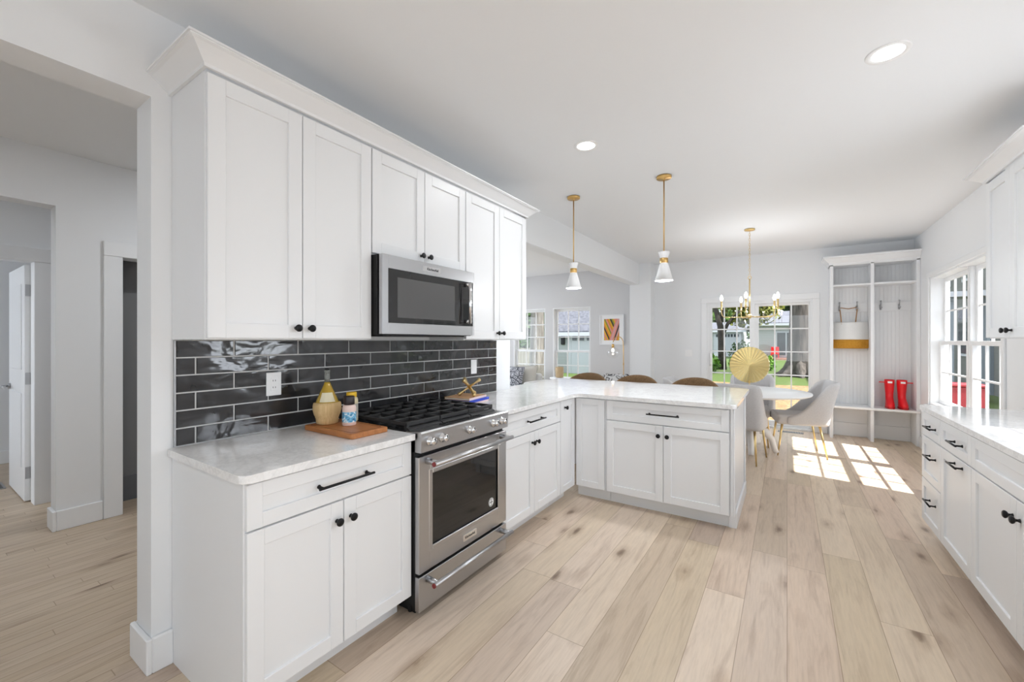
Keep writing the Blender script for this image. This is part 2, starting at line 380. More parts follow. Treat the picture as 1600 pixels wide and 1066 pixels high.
# casings
def casing(name, F, u0, u1, v0, v1, w=.09, th=.02, sides='lrt', m=trim_m):
    mb = MB()
    if 'l' in sides: fbox(mb, F, u0-w, u0, v0, v1, 0, th, .003)
    if 'r' in sides: fbox(mb, F, u1, u1+w, v0, v1, 0, th, .003)
    if 't' in sides: fbox(mb, F, u0-w, u1+w, v1, v1+w, 0, th+.003, .003)
    if 'b' in sides: fbox(mb, F, u0-w-.02, u1+w+.02, v0-.03, v0, 0, th+.03, .003)
    return struct(name, mb, m)
casing('trim_1', FNY(YB), -1.13, .315, 0, 2.0, .088)
casing('trim_2', FX(-4.4), 1.06, 1.9, 0, 2.03, .112, .022)
casing('trim_3', FX(-5.25), -.12, .71, 0, 2.03, .115, .022)
casing('trim_4', FNX(XR), 4.92, 6.96, .6, 2.13, .055, .016, 'rltb')
casing('trim_5', FNX(XR), 2.2, 3.2, 1.08, 1.98, .08, .022, 'rltb')

def grid_sash(F, u0, u1, v0, v1, cols, rows, d, fr=.045, mun=.018, th=.035):
    mb = MB()
    fbox(mb, F, u0, u0+fr, v0, v1, d, d+th, .003); fbox(mb, F, u1-fr, u1, v0, v1, d, d+th, .003)
    fbox(mb, F, u0+fr-.002, u1-fr+.002, v0, v0+fr, d+.001, d+th-.001, .003); fbox(mb, F, u0+fr-.002, u1-fr+.002, v1-fr, v1, d+.001, d+th-.001, .003)
    for k in range(1, cols):
        u = u0+fr + (u1-u0-2*fr)*k/cols; fbox(mb, F, u-mun/2, u+mun/2, v0+fr, v1-fr, d+.008, d+th-.008)
    for k in range(1, rows):
        v = v0+fr + (v1-v0-2*fr)*k/rows; fbox(mb, F, u0+fr, u1-fr, v-mun/2, v+mun/2, d+.009, d+th-.009)
    return mb
def pane(F, u0, u1, v0, v1, d, parent, fr=.04):
    mb = MB(); fbox(mb, F, u0+fr, u1-fr, v0+fr, v1-fr, d+.015, d+.019); return obj('pane', mb, glass_m, parent)
def double_hung(name, F, u0, u1, v0, v1, cols, rows, depth, mid=None, lo=None, hi=None):
    """F faces the room from the sash plane; the jamb lines the recess"""
    mb = MB()
    fbox(mb, F, u0, u0+.02, v0, v1, 0, lo or depth); fbox(mb, F, u1-.02, u1, v0, v1, 0, hi or depth)
    fbox(mb, F, u0+.02, u1-.02, v1-.02, v1, 0, depth); fbox(mb, F, u0+.02, u1-.02, v0, v0+.03, 0, depth)
    root = struct(name, mb, trim_m); vm = mid if mid else (v0+v1)/2
    a, b = u0+.02, u1-.02
    s1 = obj('upper_sash', grid_sash(F, a, b, vm-.02, v1-.02, cols, rows, 0), trim_m, root); pane(F, a, b, vm-.02, v1-.02, 0, s1)
    s2 = obj('lower_sash', grid_sash(F, a, b, v0+.03, vm+.025, cols, rows, .038), trim_m, root); pane(F, a, b, v0+.03, vm+.025, .038, s2)
    return root
double_hung('window_1', FNX(XR+.15), 5.99, 6.96, .6, 2.13, 3, 2, .15, 1.345, lo=.074)
double_hung('window_2', FNX(XR+.15), 4.92, 5.955, .6, 2.13, 3, 2, .15, 1.345, hi=.074)
m_ = MB(); m_.box(XR+.07, XR+.15, 5.955, 5.99, .6, 2.13); struct('trim_6', m_, trim_m)
double_hung('window_3', FNX(XR+.15), 2.2, 3.2, 1.08, 1.98, 3, 2, .15)
double_hung('window_4', FNY(YB+.13), -5.03, -4.24, .25, 2.04, 3, 3, .13, 1.15)
double_hung('window_5', FNY(YB+.13), -4.06, -3.23, .25, 2.04, 3, 3, .13, 1.15)
# sliding patio door
F = FNY(YB+.12); mb = MB()
fbox(mb, F, -1.13, -1.10, 0, 2.0, 0, .11); fbox(mb, F, .29, .315, 0, 2.0, 0, .11); fbox(mb, F, -1.10, .29, 1.96, 2.0, 0, .11); fbox(mb, F, -1.10, .29, 0, .03, 0, .13)
door = struct('door_1', mb, trim_m)
for nm, a, b, gl, gr, d in (('sliding_panel', -1.10, -.43, .045, .075, .06), ('fixed_panel', -.45, .29, .07, .02, .012)):
    mb = MB(); fbox(mb, F, a, a+gl, .03, 1.96, d, d+.04, .003); fbox(mb, F, b-gr, b, .03, 1.96, d, d+.04, .003)
    fbox(mb, F, a+gl-.002, b-gr+.002, .03, .11, d+.001, d+.039, .003); fbox(mb, F, a+gl-.002, b-gr+.002, 1.92, 1.96, d+.001, d+.039, .003)
    g0, g1 = a+gl, b-gr
    for k in (1, 2): fbox(mb, F, g0+(g1-g0)*k/3-.009, g0+(g1-g0)*k/3+.009, .11, 1.92, d+.008, d+.032)
    for k in (1, 2, 3, 4): fbox(mb, F, g0, g1, .11+1.81*k/5-.009, .11+1.81*k/5+.009, d+.009, d+.031)
    p_ = obj(nm, mb, trim_m, door)
    mb = MB(); fbox(mb, F, g0, g1, .11, 1.92, d+.018, d+.022); obj('pane', mb, glass_m, p_)
    if nm == 'sliding_panel':
        mb = MB(); mb.tube([F(-1.08, .95, d+.04), F(-1.075, .97, d+.075), F(-1.06, 1.05, d+.085), F(-1.075, 1.13, d+.075), F(-1.08, 1.15, d+.04)], .011, 10)
        fbox(mb, F, -1.095, -1.065, .90, 1.20, d+.036, d+.046, .003); obj('handle', mb, white_m, p_)
# far room door standing open on its hinges
mb = MB(); mb.box(-6.13, -5.385, .675, .715, .012, 2.015, .003)
d2 = struct('door_2', mb, trim_m)
mb = MB()
for z0, z1 in ((.28, .92), (1.12, 1.86)):
    for (xa, xb, za, zb) in ((-6.02, -5.94, z0, z1), (-5.56, -5.48, z0, z1)):
        pass
    mb.box(-6.0, -5.5, .668, .676, z0, z1, .004)
obj('panel', mb, trim_m, d2)
for z in (.25, 1.05, 1.80):
    mb = MB(); mb.box(-5.388, -5.383, .68, .712, z-.05, z+.05, .002); mb.cyl((-5.38, .722, z-.05), (-5.38, .722, z+.05), .007); obj('hinge', mb, nickel_m, d2)
mb = MB(); mb.cyl((-6.06, .675, .95), (-6.06, .66, .95), .027, seg=18); mb.cyl((-6.06, .66, .95), (-6.06, .62, .95), .009); mb.tube([(-6.06, .625, .95), (-6.0, .622, .952), (-5.94, .625, .948)], .009, 10); obj('lever_handle', mb, nickel_m, d2)

# ================================================================ KITCHEN CABINETS
DR = (.716, .876); DO = (.116, .709)
def base_cab(name, label, F, u0, u1, depth, spec, group='white shaker base cabinets', extra=None):
    o0 = F(u0, 0, 0); root = thing(name, label, 'cabinet', F((u0+u1)/2, 0, -depth/2), group=group)
    mb = MB(); fbox(mb, F, u0+.001, u1-.001, .112, .885, -depth, 0, .001)
    if extra: extra(mb)
    obj('carcass', mb, cab_m, root)
    mb = MB(); fbox(mb, F, u0+.001, u1-.001, 0, .112, -depth, -.085); obj('toe_kick', mb, cab_m, root)
    for it in spec:
        k, a, b, v0, v1 = it[:5]
        p_ = obj(k, shaker(F, a+.0018, b-.0018, v0, v1, it[5] if len(it) > 5 and isinstance(it[5], float) else .058), cab_m, root)
        for h in it[6:] if len(it) > 6 else ():
            if h[0] == 'k': knob(F, h[1], h[2], p_)
            else: pull(F, h[1], h[2], h[3], p_)
    return root
FL = FX(-1.565); CAB_D = .63
base_cab('base_cabinet', 'white base cabinet left of the range under the cutting board counter', FL, .692, 1.445, CAB_D, [
    ('drawer', .692, 1.445, *DR, .052, ('p', .94, 1.198, .795)), ('door', .692, 1.0685, *DO, .058, ('k', 1.036, .632)), ('door', 1.0685, 1.445, *DO, .058, ('k', 1.101, .632))],
    extra=lambda mb: mb.box(-2.197, -1.566, .690, .708, 0, .885))
base_cab('base_cabinet', 'white base cabinet right of the range with one drawer over two doors', FL, 2.222, 3.062, CAB_D, [
    ('drawer', 2.222, 3.062, *DR, .052, ('p', 2.53, 2.76, .795)), ('door', 2.222, 2.642, *DO, .058, ('k', 2.61, .632)), ('door', 2.642, 3.062, *DO, .058, ('k', 2.674, .632))])
base_cab('corner_cabinet', 'narrow one-door white cabinet in the inside corner before the peninsula', FL, 3.064, 3.336, CAB_D, [
    ('door', 3.066, 3.336, .116, .876, .052, ('k', 3.145, .815))])
FP = FNY(3.365)
base_cab('peninsula_cabinet', 'peninsula cabinet with wide drawer over two doors facing the kitchen floor', FP, -1.262, -.335, .60, [
    ('drawer', -1.262, -.345, *DR, .052, ('p', -.925, -.68, .795)), ('door', -1.262, -.803, *DO, .058, ('k', -.836, .632)), ('door', -.803, -.345, *DO, .058, ('k', -.77, .632))])
root = thing('blank_cabinet', 'narrow blank white shaker panel between corner cabinet and peninsula drawer', 'cabinet panel', (-1.4, 3.6, 0), group='white shaker base cabinets')
mb = MB(); mb.box(-1.540, -1.264, 3.366, 3.9, .112, .885); obj('carcass', mb, cab_m, root)
obj('panel', shaker(FP, -1.535, -1.282, .116, .876, .052), cab_m, root)
mb = MB(); mb.box(-1.563, -1.264, 3.45, 3.9, 0, .112); obj('toe_kick', mb, cab_m, root)
# peninsula end and back panel with trim
root = thing('peninsula_end_panel', 'white end and rear panelling closing the peninsula, with base moulding', 'cabinet panel', (-.32, 3.85, 0))
mb = MB(); mb.prism([(3.346, .112), (3.45, .112), (3.45, 0), (4.27, 0), (4.27, .885), (3.346, .885)], 0, .013, Matrix(((0, 0, 1, -.335), (1, 0, 0, 0), (0, 1, 0, 0), (0, 0, 0, 1)))); mb.box(-2.18, -.322, 4.27, 4.285, 0, .885); obj('panel', mb, cab_m, root)
mb = MB(); mb.box(-.322, -.306, 3.45, 4.30, 0, .112, .004); mb.box(-.36, -.306, 3.436, 3.452, 0, .112, .003); mb.box(-2.18, -.306, 4.285, 4.302, 0, .112, .004); obj('base_moulding', mb, cab_m, root)
for ya, yb in ((4.24, 4.30), (3.346, 3.40)):
    mb = MB(); mb.box(-.322, -.310, ya, yb, .112, .885, .003); obj('corner_stile', mb, cab_m, root)

# upper cabinets
def upper_cab(name, label, F, u0, u1, v0, v1, depth, doors, group='white wall cabinets over the left counter'):
    root = thing(name, label, 'cabinet', F((u0+u1)/2, v0, -depth/2), group=group)
    mb = MB(); fbox(mb, F, u0+.001, u1-.001, v0-.006, v1+.012, -depth, 0, .001); obj('carcass', mb, cab_m, root)
    for a, b, ku, kv in doors:
        p_ = obj('door', shaker(F, a+.0018, b-.0018, v0, v1, .062), cab_m, root); knob(F, ku, kv, p_)
    return root
FU = FX(-1.87); UD = .327
upper_cab('wall_cabinet', 'tall two-door white wall cabinet nearest the hall opening', FU, .688, 1.447, 1.384, 2.405, UD, [(.690, 1.067, 1.036, 1.43), (1.067, 1.446, 1.10, 1.43)])
upper_cab('wall_cabinet', 'short two-door white wall cabinet directly above the microwave', FU, 1.449, 2.226, 1.845, 2.405, UD, [(1.450, 1.838, 1.806, 1.886), (1.838, 2.225, 1.870, 1.886)])
upper_cab('wall_cabinet', 'two-door white wall cabinet right of the microwave beside the beam', FU, 2.228, 3.03, 1.384, 2.405, UD, [(2.229, 2.63, 2.598, 1.43), (2.63, 3.028, 2.662, 1.43)])
def crown(name, label, F, u0, u1, p=.085, z0=2.415, z1=2.488, back=.33, ends='both'):
    prof = [(0.0, z0), (0.012, z0), (0.014, z0+.012), (.026, z0+.022), (.046, z0+.04), (.066, z0+.056), (p-.006, z0+.060), (p-.006, z0+.064), (p, z0+.065), (p, z1), (0, z1)]
    mb = MB(); rings = []
    s0 = 1 if ends in ('both', 'lo') else 0; s1 = 1 if ends in ('both', 'hi') else 0
    ring_b = [F(u0 - d*s0, v, -back) for d, v in prof]; ring_0 = [F(u0 - d*s0, v, d + .0) for d, v in prof]; ring_1 = [F(u1 + d*s1, v, d) for d, v in prof]; ring_e = [F(u1 + d*s1, v, -back) for d, v in prof]
    rr = ([ring_b] if s0 else []) + [ring_0, ring_1] + ([ring_e] if s1 else [])
    mb.loft(rr, True, False)
    return tag(obj(name, mb, cab_m), label, 'moulding')
crown('crown_moulding', 'white crown moulding along the top of the left wall cabinets', FX(-1.85), .688, 3.03, ends='both', back=.349)
# right side
FRB = FNX(.82)
base_cab('drawer_cabinet', 'white three-drawer base cabinet at the window end of the right counter', FRB, 3.652, 4.085, .60, [
    ('drawer', 3.652, 4.085, *DR, .052, ('p', 3.735, 3.895, .795)), ('drawer', 3.652, 4.085, .418, .709, .052, ('p', 3.735, 3.895, .60)), ('drawer', 3.652, 4.085, .116, .411, .052, ('p', 3.735, 3.895, .30))], 'white base cabinets under the right counter')
base_cab('base_cabinet', 'white right-hand base cabinet with bar pulls on both drawer and tall door', FRB, 3.132, 3.650, .60, [
    ('drawer', 3.132, 3.65, *DR, .052, ('p', 3.24, 3.40, .795)), ('door', 3.132, 3.65, *DO, .058, ('p', 3.24, 3.40, .672))], 'white base cabinets under the right counter')
base_cab('sink_cabinet', 'white right-hand base cabinet nearest the camera with paired knobs', FRB, 2.10, 3.130, .60, [
    ('drawer_front', 2.10, 3.13, *DR, .052), ('door', 2.10, 2.615, *DO, .058, ('k', 2.582, .632)), ('door', 2.615, 3.13, *DO, .058, ('k', 2.648, .632))], 'white base cabinets under the right counter')
FRU = FNX(1.12)
upper_cab('wall_cabinet', 'white two-door wall cabinet on the right wall beside the window', FRU, 3.34, 4.045, 1.392, 2.405, .31, [(3.342, 3.69, 3.657, 1.435), (3.69, 4.043, 3.725, 1.435)], group=None)
crown('crown_moulding', 'white crown moulding on top of the right wall cabinet', FNX(1.10), 3.34, 4.045, back=.33)

# countertops
def rounded(pts, radii, n=6):
    out = []
    for i, p in enumerate(pts):
        a = Vector((*pts[i-1], 0)); b = Vector((*p, 0)); c = Vector((*pts[(i+1) % len(pts)], 0)); r = radii[i]
        if r <= 0: out.append(p); continue
        d1 = (a-b).normalized(); d2 = (c-b).normalized(); ang = d1.angle(d2); t = r/math.tan(ang/2)
        p1 = b + d1*t; p2 = b + d2*t; ce = b + (d1+d2).normalized()*(r/math.sin(ang/2))
        a1 = math.atan2(p1.y-ce.y, p1.x-ce.x); a2 = math.atan2(p2.y-ce.y, p2.x-ce.x); da = (a2-a1+PI) % (2*PI) - PI
        for k in range(n+1): th = a1 + da*k/n; out.append((ce.x + r*math.cos(th), ce.y + r*math.sin(th)))
    return out
def counter(name, label, pts, radii):
    mb = MB(); mb.prism(rounded(pts, radii), .886, .916, bev=.004); return tag(obj(name, mb, quartz_m), label, 'countertop')
counter('countertop', 'white quartz countertop left of the range under the cutting board', [(-2.185, .668), (-1.522, .668), (-1.522, 1.449), (-2.185, 1.449)], [.01, .03, .003, 0])
counter('countertop', 'L-shaped white quartz countertop from the range around the peninsula', [(-1.522, 2.219), (-1.522, 3.322), (-.298, 3.322), (-.298, 4.56), (-2.31, 4.56), (-2.31, 3.305), (-2.185, 3.305), (-2.185, 2.219)], [0, .07, .04, .09, .03, 0, 0, 0])
counter('countertop', 'white quartz countertop on the right below the window', [(.788, 2.08), (XR-.002, 2.08), (XR-.002, 4.11), (.788, 4.11)], [.01, 0, 0, .03])

# tile backsplash
mb = MB(); y0, y1, z0, z1 = .70, 3.07, .917, 1.376; rh = (z1-z0)/6
mb.mi = 0; mb.box(XL+.001, XL+.007, y0, y1, z0, z1)
mb.mi = 1; rnd = random.Random(3)
for r in range(6):
    za, zb = z0 + r*rh + .0022, z0 + (r+1)*rh - .0022
    st = .9277 if r % 2 == 1 else .7735
    ys = [y0] + [st + .3105*k for k in range(-1, 9) if y0 + .02 < st + .3105*k < y1 - .02] + [y1]
    for a, b in zip(ys[:-1], ys[1:]):
        ex = [XL + .0105 + rnd.uniform(-.0009, .0009) for _ in range(4)]
        a2, b2 = a + .0022, b - .0022; e = .0025
        v = [mb.bm.verts.new(p) for p in ((XL+.006, a2, za), (XL+.006, b2, za), (XL+.006, b2, zb), (XL+.006, a2, zb),
             (ex[0], a2+e, za+e), (ex[1], b2-e, za+e), (ex[2], b2-e, zb-e), (ex[3], a2+e, zb-e))]
        mb._fin([mb.bm.faces.new([v[i] for i in q]) for q in ((4, 5, 6, 7), (0, 1, 5, 4), (1, 2, 6, 5), (2, 3, 7, 6), (3, 0, 4, 7))])
mb.mi = 2; mb.box(XL+.001, XL+.012, y0-.006, y0, z0, z1)
bs = tag(obj('tile_backsplash', mb, [grout_m, tile_m, nickel_m]), 'glossy charcoal subway tile backsplash between counter and wall cabinets', 'backsplash')
def plate(name, label, F, u, v, w, h, kind, cat='outlet'):
    root = thing(name, label, cat, F(u, v, 0))
    mb = MB(); fbox(mb, F, u-w/2, u+w/2, v-h/2, v+h/2, 0, .006, .002); obj('cover_plate', mb, white_m, root)
    n = 2 if kind == 'switch2' else 1
    for k in range(n):
        uu = u + (k - (n-1)/2)*.046
        mb = MB(); fbox(mb, F, uu-.017, uu+.017, v-.034, v+.034, .005, .008, .001); i_ = obj('insert' if kind == 'outlet' else 'rocker', mb, white_m, root)
        if kind == 'outlet':
            for dv in (-.017, .017):
                mb = MB()
                for du in (-.006, .006): fbox(mb, F, uu+du-.0012, uu+du+.0012, v+dv-.004, v+dv+.004, .0078, .0086)
                obj('slots', mb, gap_m, i_)
    return root
plate('wall_outlet', 'white outlet on the tiles left of the oil bottle', FX(XL+.011), 1.108, 1.153, .074, .118, 'outlet')
plate('light_switch', 'white switch on the tiles right of the range, above the gold jack', FX(XL+.011), 2.735, 1.155, .074, .118, 'switch', 'switch')
plate('light_switch', 'white double switch on the wall left of the patio door', FNY(YB), -1.42, 1.155, .115, .118, 'switch2', 'switch')

# ================================================================ RANGE
def text(name, body, size, loc, rot, m, parent, label=None):
    cu = bpy.data.curves.new(name, 'FONT'); cu.body = body; cu.size = size; cu.align_x = 'CENTER'; cu.align_y = 'CENTER'; cu.extrude = .0004
    cu.resolution_u = 3; to = bpy.data.objects.new(name, cu); me = bpy.data.meshes.new_from_object(to); me.name = name; bpy.data.objects.remove(to)
    me.materials.append(m); o = bpy.data.objects.new(name, me); C.objects.link(o); o.parent = parent; o.location = Vector(loc) - world_loc(parent); o.rotation_euler = rot
    return o
RX, RY0, RY1 = -1.505, 1.456, 2.214
rg = thing('gas_range', 'stainless steel gas range with black grates between the white cabinets', 'range', (-1.85, (RY0+RY1)/2, 0))
mb = MB(); mb.box(-2.17, RX-.03, RY0, RY1, .06, .90); mb.box(-2.10, RX-.06, RY0+.03, RY1-.03, .0, .06); obj('body', mb, gap_m, rg)
mb = MB()  # control panel with sloping top ledge
pl = [(RX+.012, .822), (RX+.016, .917), (RX+.006, .924), (-1.60, .917), (-1.62, .822)]
mb.loft([[(x, y, z) for x, z in pl] for y in (RY0, RY1)], True, False); obj('control_panel', mb, steel_m, rg)
mb = MB(); mb.box(-1.565, -1.512, 1.66, 2.01, .915, .9235); o = obj('display', mb, bglass_m, rg)
mb = MB(); mb.box(-2.19, -1.60, RY0, RY1, .895, .917, .003); ct = obj('cooktop', mb, enamel_m, rg)
for (bx, by, r) in ((-1.74, 1.60, .05), (-2.02, 1.60, .038), (-1.88, 1.835, .055), (-1.74, 2.07, .045), (-2.02, 2.07, .038)):
    mb = MB(); mb.lathe([(r+.015, 0), (r+.012, .008), (r, .010), (r, .018), (r-.006, .022), (0, .023)], (bx, by, .916), seg=22); obj('burner', mb, iron_m, ct)
for k in range(3):  # three cast grates
    a = RY0 + .012 + k*.2465; b = a + .241; mb = MB(); zt = .958
    for y in (a+.007, b-.007): mb.box(-2.17, -1.605, y-.006, y+.006, zt-.018, zt, .002)
    for x in (-2.163, -1.612): mb.box(x-.008, x+.008, a, b, zt-.020, zt, .002)
    for x in (-2.05, -1.95, -1.83, -1.72): mb.box(x-.005, x+.005, a, b, zt-.016, zt, .002)
    for y in ((a+b)/2,): mb.box(-2.163, -1.612, y-.005, y+.005, zt-.016, zt, .002)
    for x in (-2.16, -1.615):
        for y in (a+.008, b-.008): mb.box(x-.008, x+.008, y-.008, y+.008, .914, zt-.01)
    mb.prism([(-1.612, .934), (-1.585, .922), (-1.585, .917), (-1.612, .917)], 0, b-a-.004, Matrix(((1, 0, 0, 0), (0, 0, 1, a+.002), (0, 1, 0, 0), (0, 0, 0, 1))))
    obj('grate', mb, iron_m, rg)
for y in (1.515, 1.605, 1.83, 2.055, 2.145):
    mb = MB(); mb.lathe([(.024, 0), (.024, .006), (.019, .008), (.019, .030), (.0165, .036), (0, .037)], (RX+.0135, y, .872), (1, 0, .04), 22); k_ = obj('knob', mb, chrome_m, rg)
    mb = MB(); mb.box(RX+.049, RX+.052, y-.002, y+.002, .875, .889); obj('pointer', mb, gap_m, k_)
F = FX(RX-.03)
mb = MB()
for (a, b, c, d) in ((RY0, 1.535, .222, .798), (2.135, RY1, .222, .798), (1.535, 2.135, .222, .325), (1.535, 2.135, .712, .798)): fbox(mb, F, a, b, c, d, 0, .03, .002)
od = obj('oven_door', mb, steel_m, rg)
mb = MB()
for (a, b, c, d) in ((1.522, 1.548, .312, .725), (2.122, 2.148, .312, .725), (1.549, 2.121, .312, .336), (1.549, 2.121, .701, .725)): fbox(mb, F, a, b, c, d, .024, .034, .003)
obj('window_trim', mb, steel_m, od)
mb = MB(); fbox(mb, F, 1.533, 2.137, .323, .714, .005, .022); obj('oven_window', mb, glass2_m, od)
def bar_handle(name, z, parent, x=-1.435):
    mb = MB(); mb.cyl((x, 1.49, z), (x, 2.18, z), .0125, seg=18)
    for y in (1.515, 2.155): mb.tube([(RX-.001, y, z), (x-.004, y, z)], [.017, .013], 14)
    h_ = obj(name, mb, steel_m, parent)
    mb = MB(); mb.cyl((x, 1.489, z), (x, 1.483, z), .0118, seg=18); mb.cyl((x, 2.181, z), (x, 2.187, z), .0118, seg=18); return h_
bar_handle('door_handle', .770, od)
mb = MB(); mb.cyl((-1.435, 1.489, .770), (-1.435, 1.484, .770), .0115, seg=18); obj('end_cap', mb, maroon_m, od)
mb = MB(); mb.cyl((RX-.0075, 2.062, .385), (RX-.0065, 2.062, .385), .026, seg=28); s_ = obj('round_sticker', mb, white_m, od)
mb = MB(); fbox(mb, FX(RX-.0065), 2.06, 2.064, .366, .404, 0, .0005); fbox(mb, FX(RX-.0065), 2.046, 2.078, .383, .387, 0, .0006); mb.lathe([(.021, 0), (.023, 0), (.023, .0007), (.021, .0007)], (RX-.0065, 2.062, .385), (1, 0, 0), 28, cap=False); obj('sticker_print', mb, gap_m, od)
mb = MB(); fbox(mb, FX(RX), 1.785, 1.905, .252, .290, 0, .004, .001); obj('name_plate', mb, chrome_m, od)
text('lettering', 'KitchenAid', .019, (RX+.0045, 1.845, .271), (R(90), 0, R(90)), gap_m, od)
mb = MB(); fbox(mb, F, RY0, RY1, .035, .205, 0, .03, .002); wd = obj('warming_drawer', mb, steel_m, rg)
bar_handle('drawer_handle', .178, wd)
mb = MB(); mb.cyl((-1.435, 1.489, .178), (-1.435, 1.484, .178), .0115, seg=18); obj('end_cap', mb, maroon_m, wd)
for x in (-1.60, -2.1):
    for y in (1.49, 2.18):
        mb = MB(); mb.cyl((x, y, 0), (x, y, .062), .014); obj('foot', mb, gap_m, rg)

# ================================================================ MICROWAVE
mw = thing('microwave_oven', 'stainless over-the-range microwave with black glass door', 'microwave', (-2.0, 1.84, 1.40))
MX = -1.795; F = FX(MX)
mb = MB(); mb.box(-2.19, MX-.005, 1.456, 2.221, 1.405, 1.835, .002); obj('housing', mb, gap_m, mw)
mb = MB()
for (a, b, c, d) in ((1.456, 1.497, 1.408, 1.834), (2.216, 2.229, 1.408, 1.834), (1.497, 2.216, 1.408, 1.470), (1.497, 2.216, 1.762, 1.834)): fbox(mb, F, a, b, c, d, -.02, .018, .002)
obj('front_frame', mb, steel_m, mw)
mb = MB(); fbox(mb, F, 1.497, 2.216, 1.470, 1.762, -.01, .0165); gd = obj('glass_door', mb, bglass_m, mw)
mb = MB(); fbox(mb, F, 1.56, 2.03, 1.50, 1.72, .0163, .0172); obj('viewing_screen', mb, mat('microwave_screen', (0.10, 0.10, 0.102), 0.12), gd)
mb = MB(); fbox(mb, F, 2.175, 2.212, 1.475, 1.757, .016, .0176); kp = obj('keypad', mb, enamel_m, gd)
mb = MB()
for i in range(9):
    for j in range(2): fbox(mb, F, 2.181+j*.014, 2.191+j*.014, 1.50+i*.026, 1.508+i*.026, .0175, .0181)
obj('key_print', mb, nickel_m, gd)
mb = MB(); mb.cyl(F(2.135, 1.485, .058), F(2.135, 1.755, .058), .011, seg=16)
for z in (1.50, 1.74): mb.tube([F(2.135, z, .016), F(2.135, z, .056)], [.013, .010], 12)
obj('door_handle', mb, chrome_m, gd)
mb = MB(); fbox(mb, F, 1.745, 1.90, 1.782, 1.813, .0175, .0195, .0005); obj('name_plate', mb, chrome_m, mw)
text('lettering', 'KitchenAid', .021, F(1.83, 1.797, .020), (R(90), 0, R(90)), gap_m, mw)
mb = MB(); mb.box(-2.15, MX-.03, 1.50, 2.18, 1.398, 1.406); obj('underside_vent', mb, iron_m, mw)

# ================================================================ COUNTER OBJECTS
CT = .9165
mb = MB(); mb.prism(rounded([(-2.065, 1.197), (-1.672, 1.197), (-1.672, 1.408), (-2.065, 1.408)], [.012]*4, 4), CT, .942, bev=.004)
gr = MB()
cb = thing('cutting_board', 'reddish wooden cutting board with bottles on it, left of the range', 'cutting board', (-1.87, 1.30, CT))
obj('board', mb, board_m, cb)
mb = MB(); pts = rounded([(-2.045, 1.217), (-1.692, 1.217), (-1.692, 1.388), (-2.045, 1.388)], [.02]*4, 4)
mb.tube([(x, y, .9405) for x, y in pts], .003, 6, closed=True); obj('juice_groove', mb, mat('dark_groove_wood', (0.2, 0.07, 0.02), 0.5), cb)
BZ = .9425
oil_m = mat('golden_oil', (0.66, 0.42, 0.04), 0.06, trans=0.3, spec=0.6); clear_m = mat('bottle_glass', (0.75, 0.78, 0.72), 0.04, trans=0.85)
raff_m = m_wood('straw_raffia', (0.55, 0.36, 0.15), (0.72, 0.52, 0.27), (120, 120, 4), 0.7)
bt = thing('oil_bottle', 'straw-wrapped flask of golden oil on the cutting board', 'bottle', (-2.005, 1.288, BZ))
o_ = (-2.005, 1.288, BZ)
mb = MB(); mb.lathe([(.0, .004), (.05, .004), (.054, .03), (.062, .08), (.055, .115), (.040, .15), (.025, .185), (.0165, .205), (.0135, .215)], o_, seg=28); obj('oil', mb, oil_m, bt)
mb = MB(); mb.lathe([(.0135, .2151), (.0125, .245), (.0125, .268), (.0145, .27), (.0145, .276), (.0125, .277)], o_, seg=22); obj('neck', mb, clear_m, bt)
mb = MB(); mb.lathe([(.012, .2771), (.0125, .279), (.0125, .285), (0, .286)], o_, seg=18); obj('stopper', mb, black_m, bt)
mb = MB(); mb.lathe([(.046, 0), (.053, .003), (.055, .028), (.056, .034), (.064, .05), (.0695, .075), (.069, .095), (.066, .108), (.060, .112)], o_, seg=40, cap=False); obj('straw_wrap', mb, raff_m, bt)
mb = MB(); mb.lathe([(.0555, .030), (.0585, .034), (.0555, .039)], o_, seg=30, cap=False); obj('straw_band', mb, raff_m, bt)
a0 = math.atan2(-1.288, 2.005)
mb = MB(); rr = [(.0555, .1165), (.0415, .149), (.0358, .163)]
for k in range(len(rr)-1):
    for j in range(6):
        q = []
        for (r_, h_), jj in ((rr[k], j), (rr[k], j+1), (rr[k+1], j+1), (rr[k+1], j)):
            th = a0 - .7 + 1.4*jj/6; q.append((o_[0] + (r_+.0012)*math.cos(th), o_[1] + (r_+.0012)*math.sin(th), o_[2] + h_))
        mb.quad(q)
obj('paper_label', mb, mat('cream_paper', (0.75, 0.68, 0.48), 0.7), bt)
def m_bluelabel():
    m = mat('blue_swirl_label', (0.8, 0.8, 0.8), 0.4); n = NT(m); n.l(n.ramp(n.noise(n.objco(), 45, 3, 0.5, 1.5), [(0.35, (0.05, 0.14, 0.28)), (0.45, (0.12, 0.45, 0.72)), (0.56, (0.35, 0.62, 0.78)), (0.62, (0.85, 0.85, 0.85))]), n.p.inputs['Base Color']); return m
def jar(loc, r, h, lidh, bodym, lidm, labelm, label):
    root = thing('spice_jar', label, 'jar', loc); x, y, z = loc
    mb = MB(); mb.lathe([(r*.9, 0), (r, .004), (r, h-lidh-.018), (r*.92, h-lidh-.006), (r*.72, h-lidh)], loc, seg=24); obj('jar_body', mb, bodym, root)
    mb = MB(); mb.lathe([(r*.76, h-lidh+.0005), (r*.8, h-lidh+.003), (r*.8, h-.003), (r*.75, h), (0, h)], loc, seg=24); obj('lid', mb, lidm, root)
    mb = MB(); mb.lathe([(r+.0006, .018), (r+.0006, h-lidh-.035)], loc, seg=24, cap=False); obj('paper_label', mb, labelm, root)
